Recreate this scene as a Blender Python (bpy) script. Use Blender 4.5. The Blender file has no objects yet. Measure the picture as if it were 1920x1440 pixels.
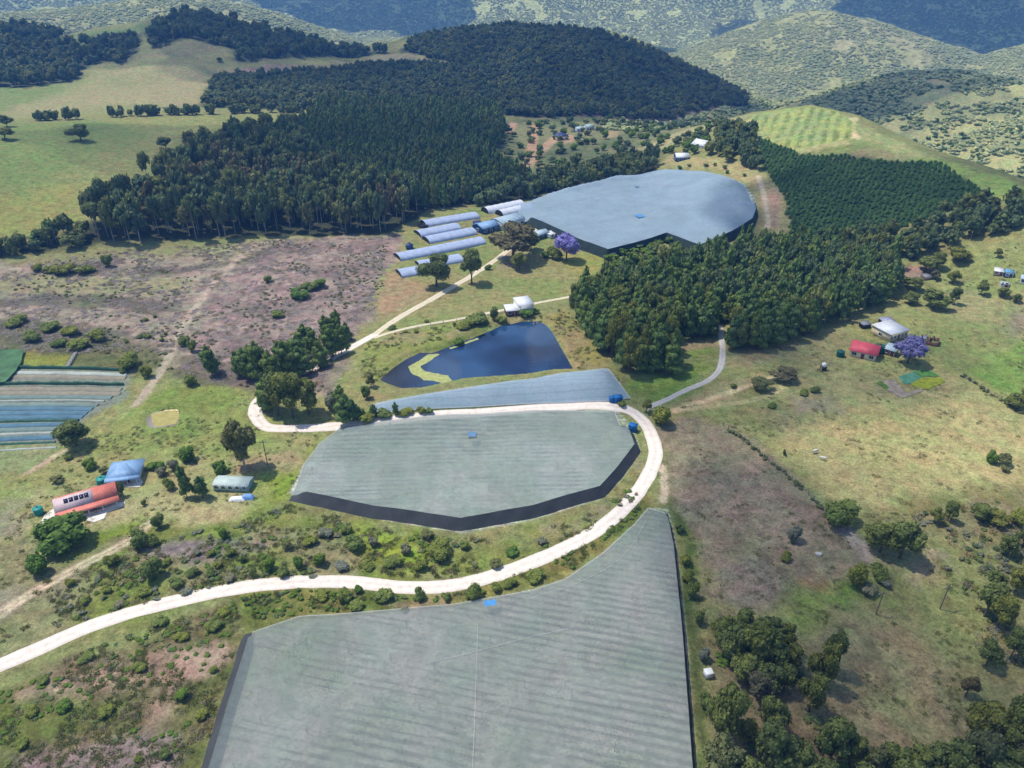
import bpy, math, random
import numpy as np
from mathutils import Vector, Matrix
from mathutils.geometry import delaunay_2d_cdt

# ------------------------------------------------------------------ scene, camera, light
SC = bpy.context.scene
COL = SC.collection
rng = np.random.default_rng(7)
random.seed(7)

CAM_H = 120.0
PITCH = math.radians(30.0)
FPX = 1371.0                                   # focal length in pixels of the 1920 wide photograph
cam_data = bpy.data.cameras.new('camera')
cam = bpy.data.objects.new('camera', cam_data)
COL.objects.link(cam)
cam.location = (0, 0, CAM_H)
cam.rotation_euler = (math.pi / 2 - PITCH, 0, 0)
cam_data.sensor_width = 36.0
cam_data.lens = 36.0 * FPX / 1920.0
cam_data.clip_start = 0.5
cam_data.clip_end = 20000.0
SC.camera = cam

SUN = Vector((-0.40, 0.14, 0.90)).normalized()  # towards the sun: high, from the left
world = bpy.data.worlds.new('World')
SC.world = world
world.use_nodes = True
wn = world.node_tree
bg = wn.nodes['Background']
sky = wn.nodes.new('ShaderNodeTexSky')
sky.sky_type = 'NISHITA'
sky.sun_disc = False
sky.sun_elevation = math.asin(SUN.z)
sky.sun_rotation = math.atan2(SUN.x, SUN.y)
sky.altitude = 300
wn.links.new(sky.outputs['Color'], bg.inputs['Color'])
bg.inputs['Strength'].default_value = 0.15
sun_data = bpy.data.lights.new('sun', 'SUN')
sun_data.energy = 3.7
sun_data.angle = math.radians(0.53)
sun_data.color = (1.0, 0.955, 0.88)
sun = bpy.data.objects.new('sun', sun_data)
sun.rotation_euler = SUN.to_track_quat('Z', 'Y').to_euler()
sun.location = (0, 0, 900)
COL.objects.link(sun)
SC.view_settings.view_transform = 'Standard'
SC.view_settings.look = 'None'
SC.view_settings.exposure = 0.36
SC.view_settings.gamma = 1.0
SC.render.engine = 'CYCLES'
SC.cycles.use_denoising = True
SC.cycles.max_bounces = 6
SC.cycles.diffuse_bounces = 2
SC.cycles.glossy_bounces = 2
SC.cycles.transmission_bounces = 2
SC.cycles.transparent_max_bounces = 12
SC.cycles.volume_bounces = 0
SC.cycles.use_adaptive_sampling = True
SC.cycles.adaptive_threshold = 0.015

# ------------------------------------------------------------------ small numeric helpers
LIT = 1.15                                      # roughly what sun and sky make of an albedo of 1


def lin(r, g, b):
    def f(c):
        c /= 255.0
        return c / 12.92 if c <= 0.04045 else ((c + 0.055) / 1.055) ** 2.4
    return np.array([f(r), f(g), f(b)])


def alb(r, g, b, k=LIT):
    return np.clip(lin(r, g, b) / k, 0.004, 0.85)


def smooth(e0, e1, x):
    t = np.clip((x - e0) / (e1 - e0), 0, 1)
    return t * t * (3 - 2 * t)


def _hash(ix, iy, seed):
    h = (ix.astype(np.int64) * 374761393 + iy.astype(np.int64) * 668265263 + seed * 1442695041) & 0xFFFFFFFF
    h = ((h ^ (h >> 13)) * 1274126177) & 0xFFFFFFFF
    h = h ^ (h >> 16)
    return (h & 0xFFFF) / 65535.0


def vnoise(x, y, seed=0):
    ix = np.floor(x); iy = np.floor(y)
    fx = x - ix; fy = y - iy
    fx = fx * fx * fx * (fx * (fx * 6 - 15) + 10); fy = fy * fy * fy * (fy * (fy * 6 - 15) + 10)
    a = _hash(ix, iy, seed); b = _hash(ix + 1, iy, seed)
    c = _hash(ix, iy + 1, seed); d = _hash(ix + 1, iy + 1, seed)
    return (a + (b - a) * fx) * (1 - fy) + (c + (d - c) * fx) * fy


def fbm(x, y, scale, octaves=4, seed=0, gain=0.5):
    x = np.asarray(x, float) / scale; y = np.asarray(y, float) / scale
    s = 0; a = 1.0; t = 0
    for o in range(octaves):
        ca, sa = math.cos(o * 1.1), math.sin(o * 1.1)
        s = s + a * vnoise((x * ca - y * sa) + o * 17.3, (x * sa + y * ca) - o * 9.1, seed + o * 31)
        t += a; a *= gain; x = x * 2.03; y = y * 2.03
    return s / t                                # 0..1, mean about 0.5


def ridged(x, y, scale, octaves=4, seed=0):
    x = np.asarray(x, float) / scale; y = np.asarray(y, float) / scale
    s = 0; a = 1.0; t = 0
    for o in range(octaves):
        s = s + a * (1 - np.abs(2 * vnoise(x + o * 5.7, y + o * 3.3, seed + o * 13) - 1))
        t += a; a *= 0.48; x = x * 2.1; y = y * 2.1
    return s / t


CP, SP = math.cos(PITCH), math.sin(PITCH)


def rays(px, py):
    u = (np.asarray(px, float) - 960) / FPX
    v = (np.asarray(py, float) - 720) / FPX
    return u, CP - v * SP, -SP - v * CP


def sdist(x, y, poly):
    """signed distance to a polygon, negative inside"""
    poly = np.asarray(poly, float)
    d2 = np.full(x.shape, 1e18); ins = np.zeros(x.shape, bool)
    n = len(poly)
    for i in range(n):
        x0, y0 = poly[i]; x1, y1 = poly[(i + 1) % n]
        ex, ey = x1 - x0, y1 - y0
        wx, wy = x - x0, y - y0
        t = np.clip((wx * ex + wy * ey) / (ex * ex + ey * ey + 1e-12), 0, 1)
        d2 = np.minimum(d2, (wx - ex * t) ** 2 + (wy - ey * t) ** 2)
        c = (y0 <= y) != (y1 <= y)
        with np.errstate(divide='ignore', invalid='ignore'):
            xc = x0 + (y - y0) * ex / (ey if ey != 0 else 1e-12)
        ins ^= c & (x < xc)
    d = np.sqrt(d2)
    return np.where(ins, -d, d)


def pdist(x, y, line):
    """distance to a polyline"""
    line = np.asarray(line, float)
    d2 = np.full(x.shape, 1e18)
    for i in range(len(line) - 1):
        x0, y0 = line[i]; x1, y1 = line[i + 1]
        ex, ey = x1 - x0, y1 - y0
        t = np.clip(((x - x0) * ex + (y - y0) * ey) / (ex * ex + ey * ey + 1e-12), 0, 1)
        d2 = np.minimum(d2, (x - x0 - ex * t) ** 2 + (y - y0 - ey * t) ** 2)
    return np.sqrt(d2)


# ------------------------------------------------------------------ the lie of the land
# Each layer is a line of hills or a valley floor seen from above: bearing -> (distance, height).
def layer_from_px(pts):
    """pts: (px, py, range) of a crest -> bearing, range, height"""
    p = np.array(pts, float)
    u, f, w = rays(p[:, 0], p[:, 1])
    az = np.arctan2(u, f)
    hd = np.sqrt(u * u + f * f)
    return az, p[:, 2], CAM_H + w / hd * p[:, 2]


def layer_from_z(pts, row=250):
    p = np.array(pts, float)
    u, f, w = rays(p[:, 0], np.full(len(p), row))
    return np.arctan2(u, f), p[:, 1], p[:, 2]


L1 = layer_from_px([(-400, 262, 540), (0, 250, 550), (300, 248, 550), (700, 262, 550), (1000, 272, 555), (1200, 268, 560),
                    (1300, 245, 560), (1410, 214, 560), (1520, 199, 555), (1610, 220, 520), (1680, 255, 495), (1760, 292, 465),
                    (1920, 347, 420), (2300, 420, 380)])
L2 = layer_from_z([(-400, 720, 24), (0, 720, 24), (300, 720, 24), (600, 720, 18), (900, 720, 8), (1100, 720, 0), (1230, 730, -12),
                   (1400, 760, -30), (1600, 720, -46), (1920, 640, -50), (2300, 620, -50)])
L3 = layer_from_px([(-400, 90, 1050), (-100, 66, 1050), (0, 60, 1050), (120, 64, 1050), (250, 44, 1050), (350, 24, 1060), (440, 40, 1060), (560, 74, 1050),
                    (650, 94, 1040), (700, 86, 1040), (770, 70, 1040), (870, 54, 1050), (960, 47, 1050), (1060, 50, 1050), (1130, 62, 1050), (1200, 84, 1040),
                    (1300, 130, 1020), (1400, 180, 1000), (1450, 205, 990), (1530, 188, 990), (1620, 158, 990), (1700, 141, 990),
                    (1800, 142, 990), (1920, 168, 960), (2300, 180, 940)])
L4 = layer_from_z([(-400, 1400, -20), (0, 1400, -20), (600, 1400, -35), (1000, 1400, -40), (1300, 1380, -70), (1500, 1360, -85),
                   (1920, 1360, -90), (2300, 1360, -90)], 120)
L5 = layer_from_px([(-400, 10, 1700), (0, 26, 1700), (150, 16, 1700), (300, -8, 1700), (420, 0, 1700), (520, 24, 1700), (620, 62, 1720),
                    (680, 84, 1750), (800, 78, 1750), (1000, 72, 1750), (1180, 96, 1750), (1280, 102, 1760), (1340, 76, 1770), (1400, 52, 1780), (1480, 32, 1780),
                    (1560, 22, 1780), (1640, 38, 1770), (1740, 78, 1760), (1840, 113, 1750), (1920, 90, 1700), (2300, 40, 1650)])
L6 = layer_from_z([(-400, 2300, -60), (0, 2300, -60), (600, 2300, -80), (1000, 2300, -60), (1300, 2300, -100), (1840, 2300, -130),
                   (2300, 2200, -120)], 60)
L7 = layer_from_z([(-400, 3700, 260), (0, 3700, 280), (500, 3800, 220), (700, 3900, 330), (1100, 3700, 280), (1500, 3700, 330),
                   (1840, 3700, 300), (2300, 3600, 330)], 0)
LAYERS = [L1, L2, L3, L4, L5, L6, L7]


def pchip(K, Z, r):
    """K, Z: (n_az, n_knots); r: (n_r) -> (n_az, n_r), shape preserving cubic"""
    h = np.diff(K, axis=1); d = np.diff(Z, axis=1) / h
    m = np.zeros_like(Z)
    a, b = d[:, :-1], d[:, 1:]
    w1 = 2 * h[:, 1:] + h[:, :-1]; w2 = h[:, 1:] + 2 * h[:, :-1]
    with np.errstate(divide='ignore', invalid='ignore'):
        hm = (w1 + w2) / (w1 / a + w2 / b)
    m[:, 1:-1] = np.where(a * b > 0, hm, 0)
    out = np.empty((K.shape[0], len(r)))
    for i in range(K.shape[0]):
        j = np.clip(np.searchsorted(K[i], r, side='right') - 1, 0, K.shape[1] - 2)
        hh = h[i, j]; t = np.clip((r - K[i, j]) / hh, 0, 1)
        out[i] = ((1 + 2 * t) * (1 - t) ** 2 * Z[i, j] + t * (1 - t) ** 2 * hh * m[i, j]
                  + t * t * (3 - 2 * t) * Z[i, j + 1] + t * t * (t - 1) * hh * m[i, j + 1])
    return out


AZ_VIS = math.radians(52)
az_f = np.linspace(-AZ_VIS, AZ_VIS, 940)
az_all = np.concatenate([np.radians(np.arange(-180, -52, 4.0)), az_f, np.radians(np.arange(56, 181, 4.0))])
rr = [1.0, 15.0, 30.0, 45.0, 58.0]
while rr[-1] < 5200:
    r_ = rr[-1]
    rr.append(r_ + min((r_ * r_ + 14400) / 120 * 0.00125, 0.0062 * max(r_, 60)))
R = np.array(rr)
nA, nR = len(az_all), len(R)
K = np.zeros((nA, 11)); Z = np.zeros((nA, 11))
K[:, 0] = 0; K[:, 1] = 150; K[:, 2] = 310
Z[:, 0] = 0; Z[:, 1] = 0; Z[:, 2] = np.interp(az_all, [-0.6, -0.3, 0.0, 0.2, 0.5], [1.5, 0.5, 0, 0, 2.5])
for k, (a, r, z) in enumerate(LAYERS):
    o = np.argsort(a)
    K[:, 3 + k] = np.interp(az_all, a[o], r[o]); Z[:, 3 + k] = np.interp(az_all, a[o], z[o])
K[:, 10] = 5400; Z[:, 10] = 120
H = pchip(K, Z, R)
GX = np.sin(az_all)[:, None] * R[None, :]
GY = np.cos(az_all)[:, None] * R[None, :]
nr = np.broadcast_to(R[None, :], H.shape)
H += (fbm(GX, GY, 90, 3, 3) - 0.5) * 2.2 * smooth(60, 140, nr) * (1 - smooth(900, 1200, nr))
H += (fbm(GX, GY, 16, 3, 5) - 0.5) * 0.7 * (1 - smooth(500, 700, nr))
H += (ridged(GX, GY, 230, 4, 11) - 0.55) * 26 * smooth(620, 850, nr) * (0.35 + 0.65 * smooth(-0.1, 0.2, np.arctan2(GX, GY))) * (1 - 0.75 * np.exp(-((nr - 1030) / 110) ** 2))
H += (ridged(GX, GY, 620, 5, 17) - 0.55) * 150 * smooth(1850, 2500, nr)
H += (fbm(GX, GY, 22, 3, 19) - 0.5) * 7 * smooth(700, 900, nr)       # tree canopy roughness of the far scrub
H_base = H.copy()


def hgt(x, y):
    x = np.asarray(x, float); y = np.asarray(y, float)
    a = np.arctan2(x, y); r = np.hypot(x, y)
    fa = np.interp(a, az_all, np.arange(nA)); fr = np.interp(r, R, np.arange(nR))
    ia = np.clip(fa.astype(int), 0, nA - 2); ir = np.clip(fr.astype(int), 0, nR - 2)
    ta = fa - ia; tr = fr - ir
    return ((H[ia, ir] * (1 - tr) + H[ia, ir + 1] * tr) * (1 - ta) + (H[ia + 1, ir] * (1 - tr) + H[ia + 1, ir + 1] * tr) * ta)


TS = np.geomspace(80, 5000, 1600)


def un(px, py, up=0.0):
    """where the ground (or a level 'up' metres above it) is seen at a pixel of the photograph -> (n,3)"""
    px = np.atleast_1d(np.asarray(px, float)); py = np.atleast_1d(np.asarray(py, float))
    u, f, w = rays(px, py)
    out = np.zeros((len(px), 3))
    for i in range(len(px)):
        x = u[i] * TS; y = f[i] * TS; z = CAM_H + w[i] * TS
        b = z < hgt(x, y) + up
        k = int(np.argmax(b)) if b.any() else len(TS) - 1
        t0, t1 = TS[max(k - 1, 0)], TS[k]
        for _ in range(18):
            tm = 0.5 * (t0 + t1)
            if CAM_H + w[i] * tm < hgt(u[i] * tm, f[i] * tm) + up:
                t1 = tm
            else:
                t0 = tm
        out[i] = (u[i] * t1, f[i] * t1, CAM_H + w[i] * t1)
    return out


def P2(pts, up=0.0):
    p = np.array(pts, float)
    return un(p[:, 0], p[:, 1], up)[:, :2]


def ppm(px, py):
    """metres per photograph pixel there, for sizes across the view, and the slope of the view"""
    q = un([px], [py])[0]
    depth = q[1] * CP + (CAM_H - q[2]) * SP
    dep = math.atan2(CAM_H - q[2], math.hypot(q[0], q[1]))
    return q, depth / FPX, dep


# ponds: level the ground round them
LAKE_PX = [(712, 712), (735, 694), (762, 676), (792, 663), (815, 665), (842, 654), (880, 640), (905, 630), (938, 615), (975, 607), (1008, 606),
           (1024, 611), (1036, 625), (1050, 650), (1074, 691), (1040, 699), (985, 708), (940, 711), (870, 716), (835, 724), (790, 734), (752, 735), (726, 724)]
MUD_PX = [(274, 786), (285, 774), (312, 769), (333, 768), (336, 784), (331, 797), (290, 803), (277, 800)]


def flatten(poly_px, level, bed, rim, far):
    global H
    for _ in range(3):
        w = P2(poly_px)
        d = sdist(GX, GY, w)
        near = d < far
        k = 1 - smooth(rim, far, d)
        target = np.where(d < 0, level + (bed - level) * smooth(0, 2.0, -d), level + 0.7 * smooth(0, 2.5, d))
        Hn = H_base * (1 - k) + target * k
        H = np.where(near, Hn, H)
    H_base[:] = H
    return P2(poly_px)


LAKE_Z, MUD_Z = 2.2, 0.4
lake_w = flatten(LAKE_PX, LAKE_Z, LAKE_Z - 1.5, 8, 34)
mud_w = flatten(MUD_PX, MUD_Z, MUD_Z - 0.6, 2, 9)


# ------------------------------------------------------------------ ground cover, painted zone by zone on the sheet
def zone(px_poly):
    return P2(px_poly)


gx, gy = GX.ravel(), GY.ravel()
gr = np.hypot(gx, gy); ga = np.arctan2(gx, gy)
n_big = fbm(gx, gy, 70, 4, 21)
n_mid = fbm(gx, gy, 14, 4, 22)
n_fin = fbm(gx, gy, 2.6, 3, 23)
n_wx = fbm(gx, gy, 18, 4, 24) - 0.5
n_wy = fbm(gx, gy, 18, 4, 25) - 0.5
n_fx = fbm(gx, gy, 3.0, 3, 26) - 0.5
C = np.empty((gx.size, 3))
C[:] = alb(140, 143, 88)
C += (n_big[:, None] - 0.5) * np.array([0.10, 0.06, 0.02])


def paint(poly_px, rgb, soft=1.5, warp=6, amount=1.0, rgb2=None, mixer=None, speck=0.0, world_poly=None, world_rgb=None):
    w = zone(poly_px) if world_poly is None else world_poly
    pad = soft + abs(warp) + 2
    x0, y0 = w.min(0) - pad; x1, y1 = w.max(0) + pad
    m = np.nonzero((gx > x0) & (gx < x1) & (gy > y0) & (gy < y1))[0]
    if not len(m):
        return
    d = sdist(gx[m] + n_wx[m] * warp * 2, gy[m] + n_wy[m] * warp * 2, w)
    a = 1 - smooth(-soft, soft, d + n_fx[m] * soft * 1.6)
    c = np.broadcast_to(alb(*rgb), (len(m), 3)).copy()
    if rgb2 is not None:
        k = smooth(0.36, 0.64, (n_mid if mixer is None else mixer)[m])[:, None]
        c = c * (1 - k) + alb(*rgb2) * k
    if speck:
        c = c * (1 + speck * (n_fin[m] - 0.5) * 2)[:, None]
    C[m] = C[m] * (1 - amount * a[:, None]) + c * amount * a[:, None]


def track(px_line, width, rgb, soft=0.6, amount=1.0, ruts=False, speck=0.15):
    w = P2(px_line)
    w = spline(w, 10)
    pad = width + 4
    x0, y0 = w.min(0) - pad; x1, y1 = w.max(0) + pad
    m = np.nonzero((gx > x0) & (gx < x1) & (gy > y0) & (gy < y1))[0]
    d = pdist(gx[m] + n_fx[m] * 1.0, gy[m] + n_fx[m] * 0.8, w)
    a = 1 - smooth(width / 2 - soft, width / 2 + soft, d)
    if ruts:
        a = a * (0.45 + 0.55 * smooth(0.1, 0.5, np.abs(d)))
    c = alb(*rgb) * (1 + speck * (n_fin[m] - 0.5) * 2)[:, None]
    C[m] = C[m] * (1 - amount * a[:, None]) + c * amount * a[:, None]


def spline(w, n=8):
    """Catmull-Rom through the points"""
    w = np.asarray(w, float)
    p = np.vstack([2 * w[0] - w[1], w, 2 * w[-1] - w[-2]])
    out = []
    for i in range(1, len(p) - 2):
        t = np.linspace(0, 1, n, endpoint=False)[:, None]
        a, b, c, d = p[i - 1], p[i], p[i + 1], p[i + 2]
        out.append(0.5 * (2 * b + (c - a) * t + (2 * a - 5 * b + 4 * c - d) * t ** 2 + (3 * b - a - 3 * c + d) * t ** 3))
    out.append(p[-2][None])
    return np.vstack(out)


# far hills and mountains: scrubby bush, light and dark patches of bush and bare slope
far_k = smooth(600, 680, gr + (n_big - 0.5) * 60) * smooth(0.14, 0.22, ga + (n_mid - 0.5) * 0.05)
far_k = np.maximum(far_k, smooth(1040, 1150, gr))
patch = fbm(gx, gy, 46, 5, 41); patch2 = fbm(gx, gy, 150, 4, 42)
fc = np.empty_like(C)
k1 = smooth(0.34, 0.70, patch)[:, None]
fc[:] = alb(132, 144, 92) * k1 + alb(178, 178, 116) * (1 - k1)
k2 = smooth(0.52, 0.7, patch2)[:, None]
fc = fc * (1 - 0.55 * k2) + alb(182, 172, 128) * 0.55 * k2
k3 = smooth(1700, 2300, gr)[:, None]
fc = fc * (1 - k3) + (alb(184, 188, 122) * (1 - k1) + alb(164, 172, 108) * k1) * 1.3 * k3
C = C * (1 - far_k[:, None]) + fc * far_k[:, None]

# --- upper left pastures
paint([(-300, 235), (30, 232), (200, 224), (585, 210), (560, 245), (430, 262), (300, 300), (290, 345), (240, 378), (165, 390), (150, 425), (0, 470), (-300, 520)],
      (126, 141, 78), 3, 10, 1, (146, 148, 88), n_big)
paint([(-300, 370), (150, 350), (260, 340), (165, 390), (150, 425), (0, 465), (-300, 500)], (150, 150, 78), 12, 14, 0.7)
paint([(470, 245), (570, 214), (575, 230), (540, 258), (500, 258)], (166, 146, 116), 4, 8, 0.8)
paint([(-300, 200), (0, 200), (30, 222), (370, 204), (385, 152), (480, 118), (745, 102), (740, 94), (450, 108), (420, 88), (330, 76), (275, 92), (150, 132), (60, 168), (-300, 170)],
      (162, 154, 108), 6, 14, 1, (148, 150, 96), n_big)
paint([(-300, 160), (60, 166), (150, 150), (60, 190), (-20, 210), (-300, 215)], (122, 142, 78), 10, 14, 0.8)
paint([(20, 78), (110, 68), (240, 52), (345, 34), (330, 46), (255, 62), (180, 82), (90, 90)], (126, 144, 84), 5, 8)
paint([(255, 60), (290, 58), (280, 100), (240, 108)], (150, 156, 100), 5, 6)
paint([(400, 138), (480, 126), (700, 112), (735, 108), (700, 120), (600, 124), (430, 152)], (168, 142, 124), 5, 10, 0.9)
paint([(620, 112), (740, 100), (850, 118), (850, 124), (730, 112), (640, 120)], (170, 160, 120), 3, 4, 0.9)

# --- wooded ground
WOOD = (70, 74, 50)
GUM_PX = [(-300, 530), (-300, 488), (0, 464), (100, 444), (168, 418), (262, 392), (300, 332), (430, 276), (560, 262), (600, 330), (700, 370), (800, 396), (722, 440), (560, 442), (480, 442), (200, 464), (0, 486)]
PINE_PX = [(575, 236), (620, 208), (930, 214), (950, 250), (915, 312), (1000, 345), (900, 382), (800, 396), (700, 370), (600, 330), (560, 262)]
BELT_PX = [(1000, 345), (1200, 303), (1235, 300), (1235, 318), (1060, 358), (935, 384), (800, 396), (900, 382)]
HILL_PX = [(370, 200), (600, 206), (900, 210), (1030, 224), (1250, 228), (1400, 204), (1440, 208), (1400, 182), (1300, 134), (1200, 88), (1130, 66), (1060, 54), (960, 51), (870, 58),
           (775, 76), (755, 100), (850, 124), (700, 124), (500, 142), (400, 152)]
TOPL_PX = [(-300, 180), (0, 166), (60, 164), (145, 150), (150, 130), (250, 108), (262, 66), (190, 84), (90, 92), (20, 84), (-300, 100)]
TOPM_PX = [(272, 58), (350, 30), (440, 45), (560, 78), (650, 98), (740, 98), (640, 108), (460, 120), (432, 114), (455, 98), (400, 84), (330, 78), (285, 90)]
TOPC_PX = [(-300, 84), (0, 78), (100, 80), (125, 68), (60, 62), (-300, 66)]
for pz in (GUM_PX, PINE_PX, BELT_PX):
    paint(pz, WOOD, 2, 5)
for pz in (HILL_PX, TOPL_PX, TOPM_PX, TOPC_PX):
    paint(pz, (84, 92, 66), 5, 8)
paint([(880, 265), (940, 225), (975, 232), (965, 262), (930, 300), (900, 310)], (138, 118, 108), 3, 6, 0.9)
paint([(1000, 222), (1130, 212), (1290, 206), (1330, 214), (1270, 228), (1100, 226)], (140, 118, 112), 6, 10, 0.75)
paint([(1150, 205), (1340, 190), (1420, 205), (1330, 222)], (130, 108, 104), 8, 14, 0.6)
# --- valley with scattered homesteads
paint([(940, 225), (1250, 232), (1420, 215), (1400, 225), (1260, 262), (1200, 303), (1000, 345), (915, 312)], (104, 116, 78), 4, 8, 0.9, (132, 132, 92), n_mid)
paint([(1170, 285), (1290, 240), (1410, 214), (1400, 226), (1300, 255), (1240, 280), (1195, 300)], (170, 164, 116), 5, 8, 0.85)
track([(990, 312), (994, 290), (1000, 262), (1004, 236)], 7, (186, 150, 118), 1.0, 0.9)
track([(992, 306), (1018, 280), (1046, 256)], 8, (190, 156, 124), 1.0, 0.9)
paint([(945, 240), (955, 228), (970, 230), (964, 250), (952, 252)], (186, 146, 122), 2, 2, 0.9)
paint([(1040, 262), (1072, 250), (1082, 262), (1055, 270)], (186, 152, 120), 2, 2, 0.8)
paint([(1125, 250), (1160, 244), (1160, 256), (1132, 260)], (176, 150, 112), 2, 3, 0.8)
# --- right hand slopes
paint([(1408, 214), (1520, 199), (1570, 208), (1605, 232), (1594, 262), (1480, 282), (1416, 262)], (152, 166, 88), 3, 3)
paint([(1594, 232), (1640, 246), (1760, 295), (1700, 312), (1590, 292), (1600, 262)], (156, 162, 104), 4, 6)
PLANT_PX = [(1418, 258), (1500, 290), (1560, 292), (1640, 302), (1760, 304), (1848, 366), (1780, 392), (1690, 432), (1590, 448), (1505, 466), (1480, 440), (1470, 372), (1440, 330), (1424, 300)]
paint(PLANT_PX, (66, 88, 50), 3, 5)
paint([(1500, 272), (1620, 262), (1690, 290), (1600, 296), (1510, 290)], (124, 140, 78), 4, 5, 0.8)
paint([(1480, 281), (1590, 262), (1606, 268), (1500, 290)], (178, 170, 116), 2, 4, 0.9)
paint([(1550, 298), (1650, 282), (1700, 288), (1640, 298), (1560, 306)], (150, 136, 98), 3, 5, 0.8)
track([(1600, 222), (1590, 240), (1604, 258)], 6, (206, 190, 140), 1.5, 0.9)
track([(1404, 225), (1410, 262), (1420, 300)], 4, (196, 180, 130), 1.5, 0.8)
paint([(1690, 298), (1760, 296), (1920, 347), (2100, 385), (2100, 410), (1920, 372), (1850, 372), (1800, 330)], (146, 168, 86), 3, 5)
paint([(1590, 444), (1650, 438), (1700, 430), (1690, 444), (1620, 458)], (150, 104, 90), 2, 4, 0.9)
paint([(1240, 308), (1330, 318), (1400, 340), (1425, 380), (1425, 430), (1480, 470), (1500, 440), (1470, 350), (1430, 320), (1340, 296), (1250, 290)], (166, 156, 106), 3, 4)
paint([(1446, 350), (1466, 350), (1468, 420), (1452, 426), (1440, 380)], (178, 148, 118), 1.5, 2)
track([(1422, 330), (1432, 365), (1438, 400), (1440, 425)], 2.6, (206, 190, 160), 0.8, 0.9)
# --- glasshouse yard and the slope below it
paint([(728, 462), (800, 412), (905, 380), (1000, 405), (1080, 450), (1130, 475), (1134, 520), (1062, 556), (900, 586), (745, 620), (700, 616), (722, 540)], (146, 142, 90), 3, 5, 1, (132, 142, 80), n_mid)
paint([(740, 500), (780, 530), (815, 545), (770, 580), (716, 606), (706, 590), (724, 540)], (164, 140, 104), 4, 5, 0.9)
paint([(930, 480), (985, 470), (985, 500), (940, 505)], (160, 138, 118), 3, 3, 0.8)
paint([(1045, 480), (1120, 478), (1130, 510), (1080, 520)], (152, 150, 72), 4, 5, 0.7)
# --- felled land
paint([(-300, 520), (200, 466), (500, 446), (735, 440), (740, 470), (724, 540), (700, 606), (640, 655), (600, 745), (440, 728), (320, 700), (180, 670), (-300, 660)],
      (156, 142, 124), 3, 8, 1, (156, 148, 112), n_big, speck=0.3)
paint([(490, 462), (640, 440), (735, 442), (722, 530), (700, 600), (640, 655), (600, 742), (440, 720), (340, 676), (395, 566), (440, 505)], (156, 136, 126), 4, 8, 0.9, (130, 114, 108), n_mid, speck=0.35)
for band in ([(60, 492), (225, 488), (225, 506), (120, 516)], [(-100, 545), (200, 556), (350, 566), (345, 586), (180, 580), (-100, 566)],
             [(-100, 600), (120, 606), (250, 620), (230, 650), (-100, 660)], [(280, 500), (430, 482), (480, 470), (470, 486), (300, 512)]):
    paint(band, (92, 88, 78), 3, 9, 0.8, (84, 92, 62), n_mid, speck=0.3)
paint([(-100, 515), (60, 520), (340, 520), (345, 550), (160, 552), (-100, 540)], (150, 146, 100), 4, 8, 0.75)
paint([(240, 450), (480, 442), (490, 452), (300, 478), (0, 500), (0, 484)], (138, 140, 88), 3, 6, 0.8)
paint([(-100, 648), (120, 640), (270, 640), (330, 680), (250, 705), (240, 692), (-100, 690)], (98, 104, 60), 4, 8, 0.9, (120, 112, 78), n_mid)
paint([(280, 700), (360, 672), (480, 700), (480, 735), (330, 726)], (104, 96, 82), 4, 7, 0.8, (90, 82, 82), n_mid)
paint([(36, 665), (130, 672), (126, 692), (20, 692)], (140, 146, 50), 2, 4, 0.7)
track([(482, 456), (430, 502), (385, 552), (345, 610), (325, 655), (296, 705), (266, 745), (245, 772)], 3.0, (186, 170, 148), 0.8, 0.85)
# --- vegetable land on the left
paint([(-300, 690), (244, 694), (228, 746), (150, 800), (112, 836), (60, 862), (-300, 880)], (128, 136, 120), 1.5, 2)
paint([(-300, 840), (110, 832), (118, 850), (60, 878), (0, 892), (-300, 930)], (142, 150, 100), 2, 3)
track([(-40, 935), (0, 915), (60, 882), (122, 844)], 1.8, (192, 168, 142), 0.7, 0.9)
# --- house meadow on the left
paint([(118, 850), (250, 770), (330, 724), (470, 738), (545, 806), (612, 812), (560, 888), (540, 935), (480, 960), (300, 990), (-300, 1010), (-300, 930), (0, 905)],
      (136, 148, 78), 3, 8, 1, (154, 150, 98), n_big)
paint([(250, 770), (330, 726), (470, 740), (480, 800), (360, 830), (160, 850)], (122, 140, 64), 5, 8, 0.9, (134, 146, 76), n_mid)
paint([(60, 920), (260, 880), (400, 880), (480, 910), (440, 960), (300, 990), (100, 1010)], (172, 164, 118), 5, 8, 0.85, (160, 156, 104), n_mid)
paint([(-200, 940), (80, 930), (90, 1010), (60, 1060), (-200, 1100)], (164, 160, 104), 5, 10, 0.8, (150, 140, 122), n_mid)
paint([(520, 880), (575, 850), (600, 820), (560, 880), (540, 932), (500, 950)], (128, 150, 46), 3, 5, 0.9)
paint([(430, 860), (560, 840), (580, 860), (530, 880), (450, 890)], (162, 144, 112), 3, 5, 0.7)
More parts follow.
